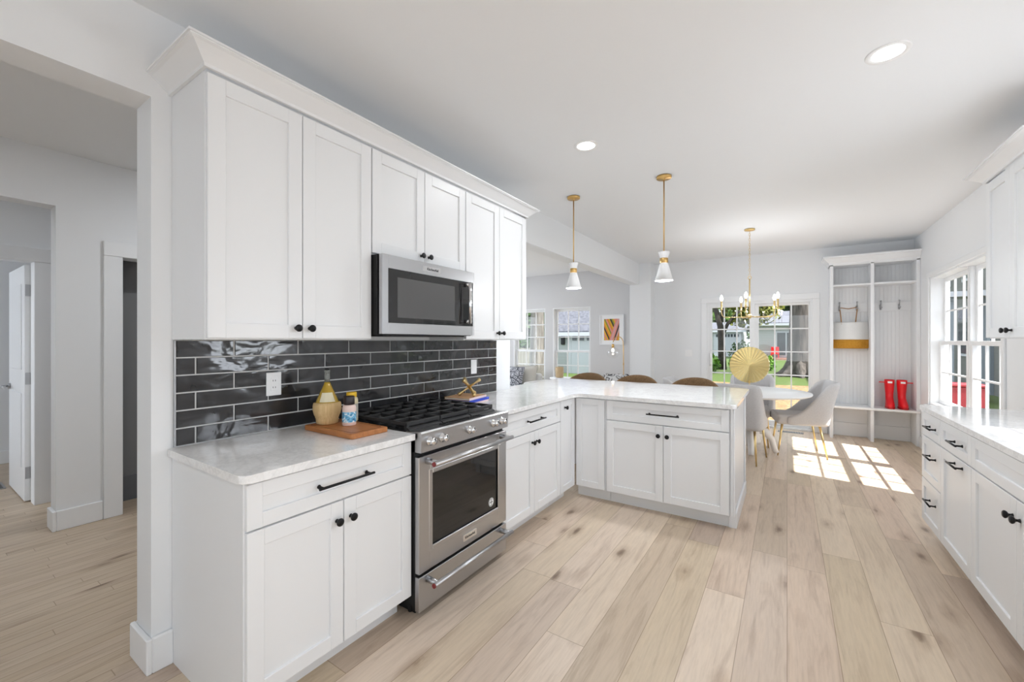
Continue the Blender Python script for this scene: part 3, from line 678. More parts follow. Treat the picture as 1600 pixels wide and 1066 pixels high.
jar((-1.868, 1.322, BZ), .0335, .148, .043, mat('pink_salt', (0.80, 0.62, 0.56), 0.5), mat('black_lid', (0.02, 0.012, 0.012), 0.4), m_bluelabel(), 'small jar with black lid and blue swirl label on the cutting board')
jar((-1.955, 1.398, BZ), .033, .155, .026, mat('pale_seasoning', (0.62, 0.55, 0.36), 0.5), mat('yellow_lid', (0.80, 0.50, 0.02), 0.4), mat('grey_label', (0.42, 0.40, 0.36), 0.5), 'yellow-lidded seasoning jar behind the black-lidded one')
# books + jack
def book(loc, w, d, h, rotz, cover, spine, label, group='books beside the range'):
    root = thing('book', label, 'book', loc, rotz, group)
    mb = MB(); mb.box(-d/2+.004, d/2-.002, -w/2+.004, w/2-.004, .003, h-.003); obj('pages', mb, mat('pages', (0.82, 0.78, 0.70), 0.8), root, fix=False)
    mb = MB(); mb.box(-d/2, d/2, -w/2, w/2, 0, .003); mb.box(-d/2, d/2, -w/2, w/2, h-.003, h); obj('cover', mb, cover, root, fix=False)
    mb = MB(); mb.box(d/2-.002, d/2+.001, -w/2, w/2, 0, h, .001); obj('spine', mb, spine, root, fix=False)
blue_m = mat('cobalt_cover', (0.015, 0.05, 0.48), 0.4); tanc_m = mat('tan_cover', (0.62, 0.36, 0.18), 0.5); pink_m = mat('pale_pink_cover', (0.78, 0.62, 0.60), 0.5)
book((-1.98, 2.40, CT), .27, .20, .014, R(4), pink_m, pink_m, 'pale pink book at the bottom of the short stack by the range')
book((-1.975, 2.405, CT+.0142), .27, .20, .018, R(6), blue_m, blue_m, 'cobalt blue book in the middle of the stack by the range')
book((-1.99, 2.395, CT+.0324), .255, .21, .016, R(9), tanc_m, pink_m, 'tan-covered book on top of the stack, under the gold jack')
JB = CT + .0486
mb = MB(); jc = Vector((-1.965, 2.405, JB + .058)); ends = []
for dv in ((1, 0, 0), (0, 1, 0), (0, 0, 1)):
    for s_ in (-1, 1): ends.append(Vector(dv)*s_)
q = Euler((0, 0, R(52))).to_quaternion() @ Vector((1, 1, 1)).rotation_difference(Vector((0, 0, 1))); zl = min((q @ e).z for e in ends)
for e in ends:
    d = q @ e; mb.tube([jc, jc + d*.05, jc + d*.074, jc + d*.088, jc + d*.098, jc + d*.101], [.0095, .008, .011, .0145, .0115, .004], 12)
lo = min(v.co.z for v in mb.bm.verts); bmesh.ops.translate(mb.bm, verts=mb.bm.verts, vec=(0, 0, JB - lo))
tag(obj('jack_ornament', mb, gold_m), 'gold six-armed jack ornament sitting on the book stack', 'ornament')

# ================================================================ CEILING LAMPS
def recessed(x, y, label, power=6):
    root = thing('recessed_light', label, 'ceiling light', (x, y, CZ), group='recessed ceiling lights')
    mb = MB(); mb.lathe([(.062, 0), (.062, -.003), (.083, -.005), (.085, -.002), (.085, 0)], (x, y, CZ), seg=32, cap=False); obj('trim_ring', mb, white_m, root)
    mb = MB(); mb.lathe([(.0, -.0015), (.0625, -.0015), (.0625, -.001), (.0, -.0005)], (x, y, CZ), seg=32); obj('diffuser', mb, lamp_m, root)
    light('recessed_lamp', 'AREA', (x, y, CZ-.012), power, (.935, .965, 1), .12, None, (0, 0, -1), root)
recessed(.40, 2.64, 'large bright recessed ceiling light nearest the camera, upper right')
recessed(-1.18, 2.735, 'recessed ceiling light between the wall cabinets and the pendants')
recessed(-4.6, 6.2, 'small recessed ceiling light seen through the opening into the living room', 9)
recessed(-3.3, 1.75, 'added recessed fill light hidden in the hall behind the kitchen wall', 12)  # added lamp out of sight, brightens the dim hall
recessed(-3.3, -.9, 'added recessed fill light in the hall left of the frame', 9)  # second added hall lamp, outside the view
recessed(-4.9, -1.2, 'added recessed fill light in the passage left of the frame', 15)  # added unseen lamp that lifts the passage brightness
recessed(-4.9, 1.9, 'added recessed fill light hidden in the passage behind the hall wall', 12)  # another added passage lamp, kept out of sight
def pendant(loc, label):
    x, y = loc; root = thing('pendant_light', label, 'pendant light', (x, y, CZ), group='pendants over the peninsula')
    mb = MB(); mb.lathe([(.058, 0), (.060, -.004), (.060, -.018), (.056, -.022), (.012, -.022), (.009, -.034), (.0, -.034)], (x, y, CZ), seg=30); obj('canopy', mb, brass_m, root)
    mb = MB(); mb.cyl((x, y, CZ-.03), (x, y, 2.10), .0052); obj('rod', mb, brass_m, root)
    mb = MB(); mb.lathe([(.004, 2.112), (.043, 2.112), (.046, 2.110), (.031, 2.062), (.0305, 2.06)], (x, y, 0), seg=30, cap=False); obj('upper_cone', mb, shade_m, root)
    mb = MB(); mb.lathe([(.030, 2.0605), (.033, 2.058), (.033, 2.022), (.030, 2.0195)], (x, y, 0), seg=30); obj('collar', mb, brass_m, root)
    mb = MB(); mb.lathe([(.0305, 2.0190), (.0325, 2.017), (.072, 1.872), (.070, 1.872), (.031, 2.012)], (x, y, 0), seg=36, cap=False); obj('lower_cone', mb, shade_m, root)
    light('pendant_lamp', 'POINT', (x, y, 1.866), 15, (.935, .965, 1), .03, parent=root)
    mb = MB(); mb.lathe([(.0, 1.884), (.0665, 1.884), (.0665, 1.889), (.0, 1.892)], (x, y, 0), seg=30); obj('diffuser', mb, lamp_m, root)
pendant((-1.70, 3.645), 'brass and white cone pendant nearer the wall cabinets and beam')
pendant((-.857, 3.60), 'brass and white cone pendant over the middle of the peninsula')
# chandelier
cx, cy = -.385, 5.89; ch = thing('chandelier', 'slim gold five-arm chandelier over the round dining table', 'chandelier', (cx, cy, CZ))
mb = MB(); mb.lathe([(.055, 0), (.058, -.004), (.058, -.016), (.05, -.02), (.008, -.024), (0, -.024)], (cx, cy, CZ), seg=28); obj('canopy', mb, gold_m, ch)
mb = MB()
z = CZ - .02; k = 0
while z > 2.17:
    pts = [(cx + .009*math.cos(t)*(1 if k % 2 else 0), cy + .009*math.cos(t)*(0 if k % 2 else 1), z - .018 + .018*math.sin(t)) for t in [2*PI*i/10 for i in range(10)]]
    mb.tube(pts, .0022, 5, closed=True); z -= .031; k += 1
obj('chain', mb, gold_m, ch)
mb = MB(); mb.tube([(cx+.018*math.cos(t), cy, 2.145+.018*math.sin(t)) for t in [2*PI*i/14 for i in range(14)]], .004, 6, closed=True); mb.cyl((cx, cy, 2.13), (cx, cy, 1.65), .0085, seg=14); mb.lathe([(.0, 1.64), (.014, 1.645), (.022, 1.655), (.022, 1.69), (.012, 1.70)], (cx, cy, 0), seg=18); obj('stem', mb, gold_m, ch)
for i in range(5):
    a = math.atan2(-cy, -cx) + R([-7, 68, 121, 198, 279][i])
    ux, uy = math.cos(a), math.sin(a); rr_ = .31; P = lambda r, z: (cx+ux*r, cy+uy*r, z)
    mb = MB(); mb.tube([P(.015, 1.665), P(.15, 1.66), P(rr_-.03, 1.665), P(rr_-.008, 1.685), P(rr_, 1.72), P(rr_, 1.76)], .0052, 8)
    mb.lathe([(.012, 1.755), (.016, 1.765), (.0115, 1.775), (.0115, 1.865), (.006, 1.868)], P(rr_, 0), seg=14); ar = obj('arm', mb, gold_m, ch)
    mb = MB(); mb.lathe([(.007, 1.866), (.016, 1.885), (.0185, 1.90), (.014, 1.92), (.006, 1.938), (0, 1.941)], P(rr_, 0), seg=14); obj('bulb', mb, bulb_m, ar)
    light('bulb_lamp', 'POINT', P(rr_, 1.955), 2.8, (.935, .965, 1), .02, parent=ch)

# ================================================================ DINING SET
tb = thing('dining_table', 'round white pedestal dining table before the patio door', 'table', (-.385, 5.88, 0))
T0 = (-.385, 5.88, 0)
mb = MB(); mb.lathe([(.0, .722), (.56, .722), (.60, .727), (.628, .738), (.634, .75), (.630, .76), (.0, .763)], T0, seg=56); obj('tabletop', mb, white_m, tb)
mb = MB(); mb.lathe([(.30, .7215), (.30, .69), (.12, .68), (.08, .62), (.065, .52), (.09, .40), (.115, .30), (.10, .22), (.12, .16), (.12, .12)], T0, seg=32); obj('pedestal', mb, white_m, tb)
for i in range(4):
    a = R(7 + 90*i); u_ = Vector((math.cos(a), math.sin(a), 0)); t0 = Vector(T0)
    mb = MB(); mb.tube([t0+u_*.08+Vector((0, 0, .30)), t0+u_*.17+Vector((0, 0, .27)), t0+u_*.235+Vector((0, 0, .18)), t0+u_*.26+Vector((0, 0, .08)), t0+u_*.28+Vector((0, 0, .031))], [.05, .045, .036, .032, .030], 12); obj('foot', mb, white_m, tb)
# gold disc on a pin
gd_ = thing('disc_sculpture', 'pleated gold disc sculpture standing on the dining table', 'sculpture', (-.385, 5.86, .764))
mb = MB(); n_ = 60; ctr = Vector((-.385, 5.86, 1.075)); q = Matrix.Rotation(R(17), 4, 'Z')
def dp(r, a, off): return ctr + (q @ Vector((r*math.cos(a), off, r*math.sin(a))))
for s_ in (-.006, .006):
    c_ = mb.bm.verts.new(dp(0, 0, s_))
    rim = [mb.bm.verts.new(dp(.22, 2*PI*i/n_, s_ + (.013 if i % 2 else -.013))) for i in range(n_)]
    mb._fin([mb.bm.faces.new((c_, rim[i], rim[(i+1) % n_])) for i in range(n_)])
obj('disc', mb, mat('pale_gold', (.86, .76, .50), .25, 1.0), gd_)
mb = MB(); mb.cyl((-.385, 5.86, .768), (-.385, 5.86, .88), .005); mb.lathe([(.055, .764), (.055, .770), (.01, .774)], (-.385, 5.86, 0), seg=24); obj('stand', mb, gold_m, gd_)

def make_chair():
    t = thing('dining_chair', '', 'chair', group='grey dining chairs round the table')
    mb = MB()   # seat cushion, chair faces +y
    mb.box(-.232, .232, -.20, .27, .375, .492, .04, 4); obj('seat', mb, chair_m, t)
    # wrapped backrest: from one front corner round the back to the other
    rings = []; nu = 33
    for i in range(nu):
        s_ = -1 + 2*i/(nu-1); a = abs(s_)
        if a < .42: x = .235*s_/.42*.86; y = -.235 - .0*a
        elif a < .58:
            f = (a-.42)/.16; x = math.copysign(.202 + .042*math.sin(f*PI/2), s_); y = -.235 + .045*(1-math.cos(f*PI/2))
        else:
            f = (a-.58)/.42; x = math.copysign(.244 - .020*f, s_); y = -.19 + .36*f
        if a < .42: top = .885
        elif a < .62: top = .885 - .03*((a-.42)/.2)**2
        else: f = (a-.62)/.38; top = .462 + .393*(1-f)**2.2
        lo_ = .378
        lean = lambda z: -.10*max(0, (z-.45)/.43)*(1 - .9*max(0, (a-.5)/.5))
        nx, ny = (0, -1) if a < .42 else ((math.copysign(math.sin(min(1, (a-.42)/.16)*PI/2), s_), -math.cos(min(1, (a-.42)/.16)*PI/2)))
        th = .026; ring = []
        for z_ in [lo_ + (top-lo_)*k/7 for k in range(8)]: ring.append((x + nx*th, y + ny*th + lean(z_), z_))
        ring.append((x, y + lean(top), top + .016))
        for z_ in [lo_ + (top-lo_)*k/7 for k in range(7, -1, -1)]: ring.append((x - nx*th, y - ny*th + lean(z_), z_))
        rings.append(ring)
    mb = MB(); mb.loft(rings, True, True); obj('backrest', mb, chair_m, t, mods=[('SUBSURF', {'levels': 1, 'render_levels': 1})])
    for sx, sy in ((-1, -1), (1, -1), (-1, 1), (1, 1)):
        mb = MB(); mb.tube([(sx*.18, sy*.18 + .02, .41), (sx*.215, sy*.235 + .02 - (.02 if sy < 0 else 0), .0)], [.014, .0075], 10); obj('leg', mb, gold_m, t)
    return t
ch0 = make_chair(); ch0.location = (-.455, 5.52, 0); ch0.rotation_euler = (0, 0, R(-9)); ch0['label'] = 'grey dining chair with its back to the camera, behind the peninsula end'
dup(ch0, (.12, 6.17, 0), R(100), 'grey dining chair seen side-on, beside the sunlit floor patch')
dup(ch0, (-.415, 6.50, 0), R(180), 'grey dining chair behind the gold disc, against the patio door')
dup(ch0, (-1.0, 5.80, 0), R(-88), 'grey dining chair on the wall side of the table, mostly hidden by a stool')

# bar stools
def make_stool():
    t = thing('bar_stool', '', 'stool', group='woven bar stools along the peninsula')
    mb = MB(); mb.lathe([(.0, .60), (.19, .60), (.215, .615), (.22, .64), (.20, .665), (.0, .67)], seg=32); obj('seat', mb, sofa_m, t)
    rings = []; n_ = 25
    for i in range(n_):
        a = R(-168 + 156*(i/(n_-1)))   # stool faces -y, back at +y: mirrored below
        f = abs(i/(n_-1)*2 - 1); top = .972 - .15*f**2.2; lo_ = .62
        ring = []
        for r_, zs in ((.292, range(7)), (.262, range(6, -1, -1))):
            for k in zs: ring.append((r_*1.0*math.cos(a), -r_*math.sin(a)*.95, lo_ + (top-lo_)*k/6))
        rings.append(ring)
    mb = MB(); mb.loft(rings, True, True); obj('woven_backrest', mb, weave_m, t, mods=[('SUBSURF', {'levels': 1, 'render_levels': 1})])
    for sx, sy in ((-1, -1), (1, -1), (-1, 1), (1, 1)):
        mb = MB(); mb.tube([(sx*.14, sy*.14, .61), (sx*.20, sy*.20, 0)], [.017, .012], 10); obj('leg', mb, black_m, t)
    mb = MB(); mb.tube([(-.18, -.18, .2), (.18, -.18, .2), (.18, .18, .2), (-.18, .18, .2)], .008, 8, closed=True); obj('footrest', mb, black_m, t)
    return t
st0 = make_stool(); st0.location = (-2.06, 4.66, 0); st0['label'] = 'woven bar stool furthest left, below the living room window'
dup(st0, (-1.455, 4.66, 0), 0, 'middle woven bar stool, in front of the wall end by the patterned throw')
dup(st0, (-.84, 4.66, 0), R(-4), 'woven bar stool nearest the dining table, left of the patio door')

# ================================================================ LOCKER
lk = thing('mudroom_locker', 'white built-in mudroom locker with bench, beadboard back and cubbies', 'locker', (.965, 7.55, 0))
LX0, LX1, LY = .507, XR-.002, 7.385
mb = MB()
for a, b in ((LX0, LX0+.035), (.945, .98), (LX1-.035, LX1)):
    mb.box(a, b, LY, YB-.001, .462, 2.44, .002); mb.box(a, b, LY+.01, YB-.001, 0, .43, .002)
obj('uprights', mb, cab_m, lk)
mb = MB(); mb.box(LX0-.012, LX1, LY-.02, YB-.001, .43, .462, .004); obj('bench', mb, cab_m, lk)
mb = MB(); mb.box(LX0+.035, .945, LY+.005, YB-.001, 2.13, 2.155, .002); mb.box(.98, LX1-.035, LY+.005, YB-.001, 2.13, 2.155, .002); obj('shelf', mb, cab_m, lk)
mb = MB(); mb.box(LX0, LX1, LY, YB-.001, 2.42, 2.45)
prof = [(0, 2.43), (.012, 2.43), (.018, 2.455), (.04, 2.48), (.07, 2.515), (.085, 2.52), (.085, 2.545), (0, 2.545)]
rg_ = [[(LX0-d, YB-.001, z) for d, z in prof], [(LX0-d, LY-d, z) for d, z in prof], [(LX1, LY-d, z) for d, z in prof]]
mb.loft(rg_, True, False); mb.box(LX0, LX1, LY, YB-.001, 2.52, 2.544); obj('crown', mb, cab_m, lk)
mb = MB(); y_ = YB - .002
mb.box(LX0+.03, LX1-.03, YB-.010, YB-.001, .462, 2.43)
xx = LX0 + .04
while xx < LX1 - .08:
    mb.box(xx, xx+.0365, YB-.0135, YB-.0095, .463, 2.425, .0018); xx += .041
obj('beadboard', mb, cab_m, lk)
mb = MB(); mb.box(LX0+.035, .945, YB-.032, YB-.009, 1.78, 1.90, .002); mb.box(.98, LX1-.035, YB-.032, YB-.009, 1.78, 1.90, .002); obj('hook_rail', mb, cab_m, lk)
mb = MB(); mb.box(LX0+.035, LX1-.035, YB-.022, YB-.001, 0, .19, .003); obj('base_board', mb, cab_m, lk)
HK = (.632, .828, 1.085, 1.275)
for hx in HK:
    mb = MB(); mb.box(hx-.011, hx+.011, YB-.037, YB-.031, 1.80, 1.87, .002)
    mb.tube([(hx, YB-.035, 1.855), (hx, YB-.062, 1.865), (hx, YB-.075, 1.90), (hx, YB-.070, 1.915)], .006, 8); mb.sphere((hx, YB-.070, 1.917), .011)
    mb.tube([(hx, YB-.035, 1.825), (hx, YB-.058, 1.80), (hx, YB-.08, 1.805), (hx, YB-.086, 1.825)], .006, 8); mb.sphere((hx, YB-.086, 1.828), .012); obj('coat_hook', mb, nickel_m, lk)
# tote hanging from the first two hooks
tt = thing('tote_bag', 'white canvas tote with mustard base hanging on the locker hooks', 'bag', (.73, 7.60, 1.3))
yb0, yb1 = 7.56, 7.635
mb = MB(); 
rings = []
for z_, w_, d_ in ((1.265, .185, .030), (1.28, .205, .036), (1.37, .207, .040), (1.50, .206, .030), (1.62, .203, .014), (1.635, .202, .012)):
    rings.append([(.737 + sx*w_*c_, 7.602 + sy*d_, z_) for sx, sy, c_ in ((-1, -1, 1), (0, -1.25, 1), (1, -1, 1), (1, 1, 1), (0, 1.05, 1), (-1, 1, 1))])
mb.loft(rings, True, True); bg_ = obj('bag_body', mb, canvas_m, tt)
mb = MB(); rings = []
for z_, w_, d_ in ((1.26, .19, .034), (1.275, .212, .041), (1.36, .213, .0445), (1.387, .2125, .0435)):
    rings.append([(.737 + sx*w_, 7.602 + sy*d_, z_) for sx, sy in ((-1, -1), (0, -1.25), (1, -1), (1, 1), (0, 1.05), (-1, 1))])
mb.loft(rings, True, True); obj('suede_base', mb, ochre_m, tt)
for yy, nm in ((-.022, 0), (.02, 1)):
    mb = MB(); mb.tube([(.652, 7.602+yy*.6, 1.60), (.645, 7.605, 1.70), (.632, 7.614, 1.838), (.645, 7.614, 1.842), (.73, 7.612, 1.825), (.818, 7.614, 1.842), (.829, 7.614, 1.838), (.815, 7.605, 1.70), (.806, 7.602+yy*.6, 1.60)], .0065, 8); obj('handle', mb, leather_m, tt)
# red boots
def make_boot():
    t = thing('rain_boot', '', 'boot', group='red rain boots on the locker bench')
    rings = []
    for z_, cy_, rx, ry in ((.022, -.045, .046, .125), (.05, -.045, .047, .122), (.075, -.035, .045, .108), (.105, -.012, .042, .078), (.14, .012, .041, .055), (.19, .018, .042, .052), (.25, .018, .047, .056), (.32, .015, .052, .060), (.375, .014, .054, .062), (.38, .014, .052, .060), (.36, .014, .049, .057)):
        rings.append([(rx*math.cos(2*PI*k/20), cy_ + ry*math.sin(2*PI*k/20), z_) for k in range(20)])
    mb = MB(); mb.loft(rings, True, True); obj('boot_shaft', mb, red_m, t)
    mb = MB(); rings = []
    for z_, g in ((0, .0), (.004, .003), (.022, .003), (.025, 0)): rings.append([((.047+g)*math.cos(2*PI*k/24), -.045 + (.126+g)*math.sin(2*PI*k/24), z_) for k in range(24)])
    mb.loft(rings, True, False); obj('sole', mb, mat('dark_red_sole', (0.45, 0.008, 0.012), 0.5), t)
    mb = MB(); mb.box(-.024, .024, -.0495, -.046, .335, .36, .001); obj('front_patch', mb, white_m, t, label='small pale patch')
    return t
b0 = make_boot()
mb = MB(); mb.box(-.108, -.045, -.012, .008, .338, .350, .003); obj('side_strap', mb, red_m, b0, fix=False)
b1 = dup(b0, (1.285, 7.54, .4625), R(3), 'red rain boot on the right of the pair on the bench')
for c_ in b1.children:
    if c_.name.startswith('side_strap'): c_.scale = (-1, 1, 1)
b0.location = (1.158, 7.54, .4625); b0.rotation_euler = (0, 0, R(-2)); b0['label'] = 'red rain boot on the left of the pair, nearer the locker divider'
# floor registers
def register(x0, x1, y0, y1, label):
    mb = MB(); mb.box(x0, x1, y0, y1, .0005, .006, .001); n_ = int((x1-x0)/.02) if x1-x0 > y1-y0 else int((y1-y0)/.02); root = tag(obj('floor_register', mb, nickel_m), label, 'vent')
    mb = MB()
    for k in range(n_):
        if x1-x0 > y1-y0: a = x0+.01+k*.02; mb.box(a, a+.008, y0+.015, y1-.015, .0058, .0066)
        else: a = y0+.01+k*.02; mb.box(x0+.015, x1-.015, a, a+.008, .0058, .0066)
    obj('slots', mb, gap_m, root)
register(-.12, .20, 7.44, 7.55, 'metal floor register under the table side of the patio door')
register(-6.35, -6.05, .55, .65, 'small floor register inside the far room by the open door')

# ================================================================ LIVING ROOM
sf = thing('sofa', 'pale linen sofa below the left living room window', 'sofa', (-5.1, 7.15, 0))
mb = MB(); mb.box(-6.1, -4.05, 6.72, 7.55, .12, .30, .03, 3); obj('base', mb, sofa_m, sf)
mb = MB(); mb.box(-5.95, -4.2, 7.32, 7.55, .28, .70, .06, 4); obj('backrest', mb, sofa_m, sf)
for a in (-6.12, -4.2):
    mb = MB(); mb.box(a, a+.17, 6.72, 7.55, .12, .58, .05, 4); obj('armrest', mb, sofa_m, sf)
for a in (-5.94, -5.07):
    mb = MB(); mb.box(a, a+.86, 6.70, 7.36, .30, .45, .05, 4); obj('seat_cushion', mb, sofa_m, sf)
for x in (-6.03, -4.12):
    for y in (6.8, 7.47):
        mb = MB(); mb.cyl((x, y, 0), (x, y, .13), .018, .025); obj('leg', mb, black_m, sf)
def cushion(name, label, loc, w, h, th, rx, rz, m, group):
    mb = MB(); n_ = 10; rings = []
    for i in range(n_+1):
        u = -1 + 2*i/n_; ring = []
        for j in range(n_+1):
            v = -1 + 2*j/n_; t_ = th*(max(0, (1-u**4)*(1-v**4)))**.5; ring.append((u*w/2*(1-.05*(1-v*v)), -t_/2, v*h/2*(1-.05*(1-u*u))))
        for j in range(n_, -1, -1):
            v = -1 + 2*j/n_; t_ = th*(max(0, (1-u**4)*(1-v**4)))**.5; ring.append((u*w/2*(1-.05*(1-v*v)), t_/2, v*h/2*(1-.05*(1-u*u))))
        rings.append(ring)
    mb.loft(rings, True, True); o = obj(name, mb, m); o.location = loc; o.rotation_euler = (R(rx), 0, R(rz)); return tag(o, label, 'cushion', group)
cushion('throw_pillow', 'blue-grey printed throw pillow on the sofa', (-4.62, 7.06, .645), .50, .42, .14, -16, -6, pillow_m, 'pillows on the sofa')
cushion('throw_pillow', 'plain beige throw pillow leaning behind the printed one on the sofa', (-4.42, 7.215, .655), .46, .44, .13, -14, 8, beige_m, 'pillows on the sofa')
# armchair with throw by the lamp
ac = thing('armchair', 'pale armchair beside the brass lamp, under a patterned throw', 'armchair', (-2.27, 6.75, 0))
mb = MB(); mb.box(-2.62, -1.92, 6.4, 7.1, .14, .42, .05, 4); obj('seat', mb, sofa_m, ac)
mb = MB(); mb.box(-2.62, -1.92, 6.38, 6.54, .40, .795, .05, 4); obj('backrest', mb, sofa_m, ac)
for a in (-2.66, -1.98):
    mb = MB(); mb.box(a, a+.12, 6.4, 7.1, .14, .58, .04, 4); obj('armrest', mb, sofa_m, ac)
for x in (-2.57, -1.97):
    for y in (6.47, 7.03):
        mb = MB(); mb.cyl((x, y, 0), (x, y, .15), .015, .02); obj('leg', mb, tan_m, ac)
mb = MB(); rings = []; rnd = random.Random(5)
for i in range(19):
    x = -2.46 + .40*i/18; wv = .012*math.sin(i*1.3) + rnd.uniform(-.004, .004); ring = []
    for (y, z) in ((6.345, .50), (6.348, .60), (6.35, .70), (6.365, .805), (6.42, .835), (6.50, .83), (6.565, .805), (6.572, .70), (6.574, .55)): ring.append((x + wv*.4, y + wv*.5 - (.01 if y < 6.4 else -.01), z + wv + .006*math.sin(i*.9)))
    rings.append(ring)
mb.loft(rings, False, True, closed=False); tag(obj('throw_blanket', mb, throw_m, mods=[('SOLIDIFY', {'thickness': .008})]), 'black and white patterned throw draped over the armchair back', 'blanket')
# lamp
fl = thing('floor_lamp', 'slim brass arc floor lamp with clear globe beside the picture', 'floor lamp', (-2.46, 7.38, 0))
mb = MB(); mb.lathe([(.0, 0), (.12, 0), (.12, .015), (.015, .025)], (-2.46, 7.38, 0), seg=28); obj('base', mb, brass_m, fl)
mb = MB(); pts = [(-2.46, 7.38, .02), (-2.46, 7.38, .8), (-2.462, 7.38, 1.25)]
for k in range(1, 9):
    a = PI*k/8*.93; pts.append((-2.56 + .098*math.cos(a), 7.38, 1.31 + .135*math.sin(a)))
mb.tube(pts, .0075, 10); mb.cyl((-2.46, 7.38, .93), (-2.46, 7.38, .97), .011); obj('pole', mb, brass_m, fl)
mb = MB(); mb.lathe([(.0, 1.31), (.02, 1.31), (.024, 1.285), (.024, 1.245), (.018, 1.24)], (-2.657, 7.38, 0), seg=18); so = obj('socket', mb, brass_m, fl)
mb = MB(); mb.sphere((-2.657, 7.38, 1.195), .024, (1, 1, 1.25)); obj('bulb', mb, bulb_m, so)
mb = MB(); prof = [(.03, .105)]
for k in range(2, 13): a = PI*k/12; prof.append((.115*math.sin(a), .115*math.cos(a)))
mb.lathe(prof, (-2.657, 7.38, 1.155), seg=28, cap=False); gm = glass_m.copy(); gm.name = 'globe_glass'; [setattr(n.inputs[0], 'default_value', .13) for n in gm.node_tree.nodes if n.type == 'MIX_SHADER']; obj('globe', mb, gm, fl)
# picture
pf = thing('picture_frame', 'white framed print of slanting yellow, pink and black stripes', 'picture', (-2.79, 7.69, 1.3))
F = FNY(YB); mb = MB(); a, b, c, d = -3.03, -2.555, 1.29, 1.865
for q_ in ((a, a+.022, c, d), (b-.022, b, c, d), (a+.022, b-.022, c, c+.022), (a+.022, b-.022, d-.022, d)): fbox(mb, F, *q_, 0, .026, .002)
obj('frame', mb, trim_m, pf)
mb = MB(); fbox(mb, F, a+.02, b-.02, c+.02, d-.02, .001, .012); obj('mat_board', mb, white_m, pf)
cols = [mat('print_'+n, c_, .7) for n, c_ in (('yellow', (.72, .40, .02)), ('pink', (.70, .26, .22)), ('olive', (.24, .26, .04)), ('black', (.05, .035, .03)), ('orange', (.66, .24, .03)), ('rose', (.62, .38, .36)))]
mb = MB(); ax0, ax1, az0, az1 = -2.945, -2.645, 1.375, 1.785
def clip(poly, nx, nz, dd):
    out = []
    for i in range(len(poly)):
        p, q2 = poly[i-1], poly[i]; fp = nx*p[0]+nz*p[1]-dd; fq = nx*q2[0]+nz*q2[1]-dd
        if fp*fq < 0: t_ = fp/(fp-fq); out.append((p[0]+t_*(q2[0]-p[0]), p[1]+t_*(q2[1]-p[1])))
        if fq >= 0: out.append(q2)
    return out
vx, vz = -2.845, az0
seqL = [0, 1, 0, 2, 3, 0, 4, 1, 2, 0, 4, 3]; seqR = [1, 5, 1, 3, 5, 4, 0, 3, 2, 0, 3, 0, 2]
for side, seq, (dx, dz) in (('L', seqL, (-.42, .907)), ('R', seqR, (.33, .944))):
    nx, nz = (dz, -dx) if side == 'R' else (-dz, dx)
    for k in range(-20, 20):
        q_ = [(ax0, az0), (ax1, az0), (ax1, az1), (ax0, az1)]
        d0 = nx*vx + nz*vz + (k)*.026
        q_ = clip(q_, nx, nz, d0); q_ = clip(q_, -nx, -nz, -(d0+.0262)) if q_ else q_
        # divide the two stripe families along the right family's edge through the foot of the V
        ddx, ddz = .33, .944; mx, mz = (ddz, -ddx); dv = mx*vx + mz*vz
        if q_: q_ = clip(q_, mx, mz, dv) if side == 'R' else clip(q_, -mx, -mz, -dv)
        if q_ and len(q_) > 2:
            mb.mi = seq[k % len(seq)]; mb.quad([(x, YB-.0126, z) for x, z in q_])
o = obj('print', mb, cols, pf)
# side table with basket in front of the right window
sd = thing('side_table', 'small white side table under the right living room window', 'side table', (-3.62, 7.25, 0))
mb = MB(); mb.lathe([(.0, .63), (.24, .63), (.245, .64), (.24, .655), (0, .655)], (-3.62, 7.25, 0), seg=32); obj('tabletop', mb, white_m, sd)
mb = MB(); mb.lathe([(.15, 0), (.15, .015), (.025, .03), (.02, .63)], (-3.62, 7.25, 0), seg=24); obj('pedestal', mb, white_m, sd)
mb = MB(); mb.lathe([(.062, 0), (.075, .01), (.082, .12), (.080, .20), (.074, .205), (.072, .19), (.07, .015), (0, .012)], (-3.68, 7.25, .656), seg=28); tag(obj('basket', mb, tan_m), 'tan round basket on the white side table', 'basket')

# ================================================================ OUTDOORS
GZ = -.35
def m_grass():
    m = mat('lawn_grass', (.1, .2, .03), .9); n = NT(m); p = n.pos()
    n.l(n.mix(.5, n.ramp(n.noise(p, .7, 4), [(.3, (.026, .062, .002)), (.7, (.052, .092, .004))]), n.ramp(n.noise(p, 60, 3), [(.3, (.016, .042, .001)), (.7, (.066, .10, .005))])), n.p.inputs['Base Color']); return m
grass_m = m_grass()
def m_leafbed():
    m = mat('fallen_leaf_litter', (.3, .2, .1), .9); n = NT(m); p = n.pos()
    vo = n.n('ShaderNodeTexVoronoi', Scale=14.0); n.l(p, vo.inputs['Vector'])
    n.l(n.ramp(n.xyz(vo.outputs['Color'])[0], [(0, (.13, .06, .02)), (.4, (.21, .115, .05)), (.7, (.27, .17, .085)), (1, (.08, .085, .02))]), n.p.inputs['Base Color']); return m
m_ = MB(); m_.box(-80, 60, YB+.2, 120, GZ-.3, GZ); struct('ground_lawn', m_, grass_m)
m_ = MB(); m_.box(1.7, 60, -10, YB+.2, GZ-.3, GZ); struct('ground_neutral_bounce', m_, paint('neutral_bounce_grey', (.13, .13, .135), .9))  # unseen side ground made grey so no green light bounces indoors
mb = MB(); pts = [(-4.4, 8.0), (2.4, 8.0), (2.4, 12), (2.5, 17), (2.2, 19.2), (.65, 19.0), (-1.0, 18.6), (-2.6, 19.0), (-4.2, 18.6), (-5, 14)]
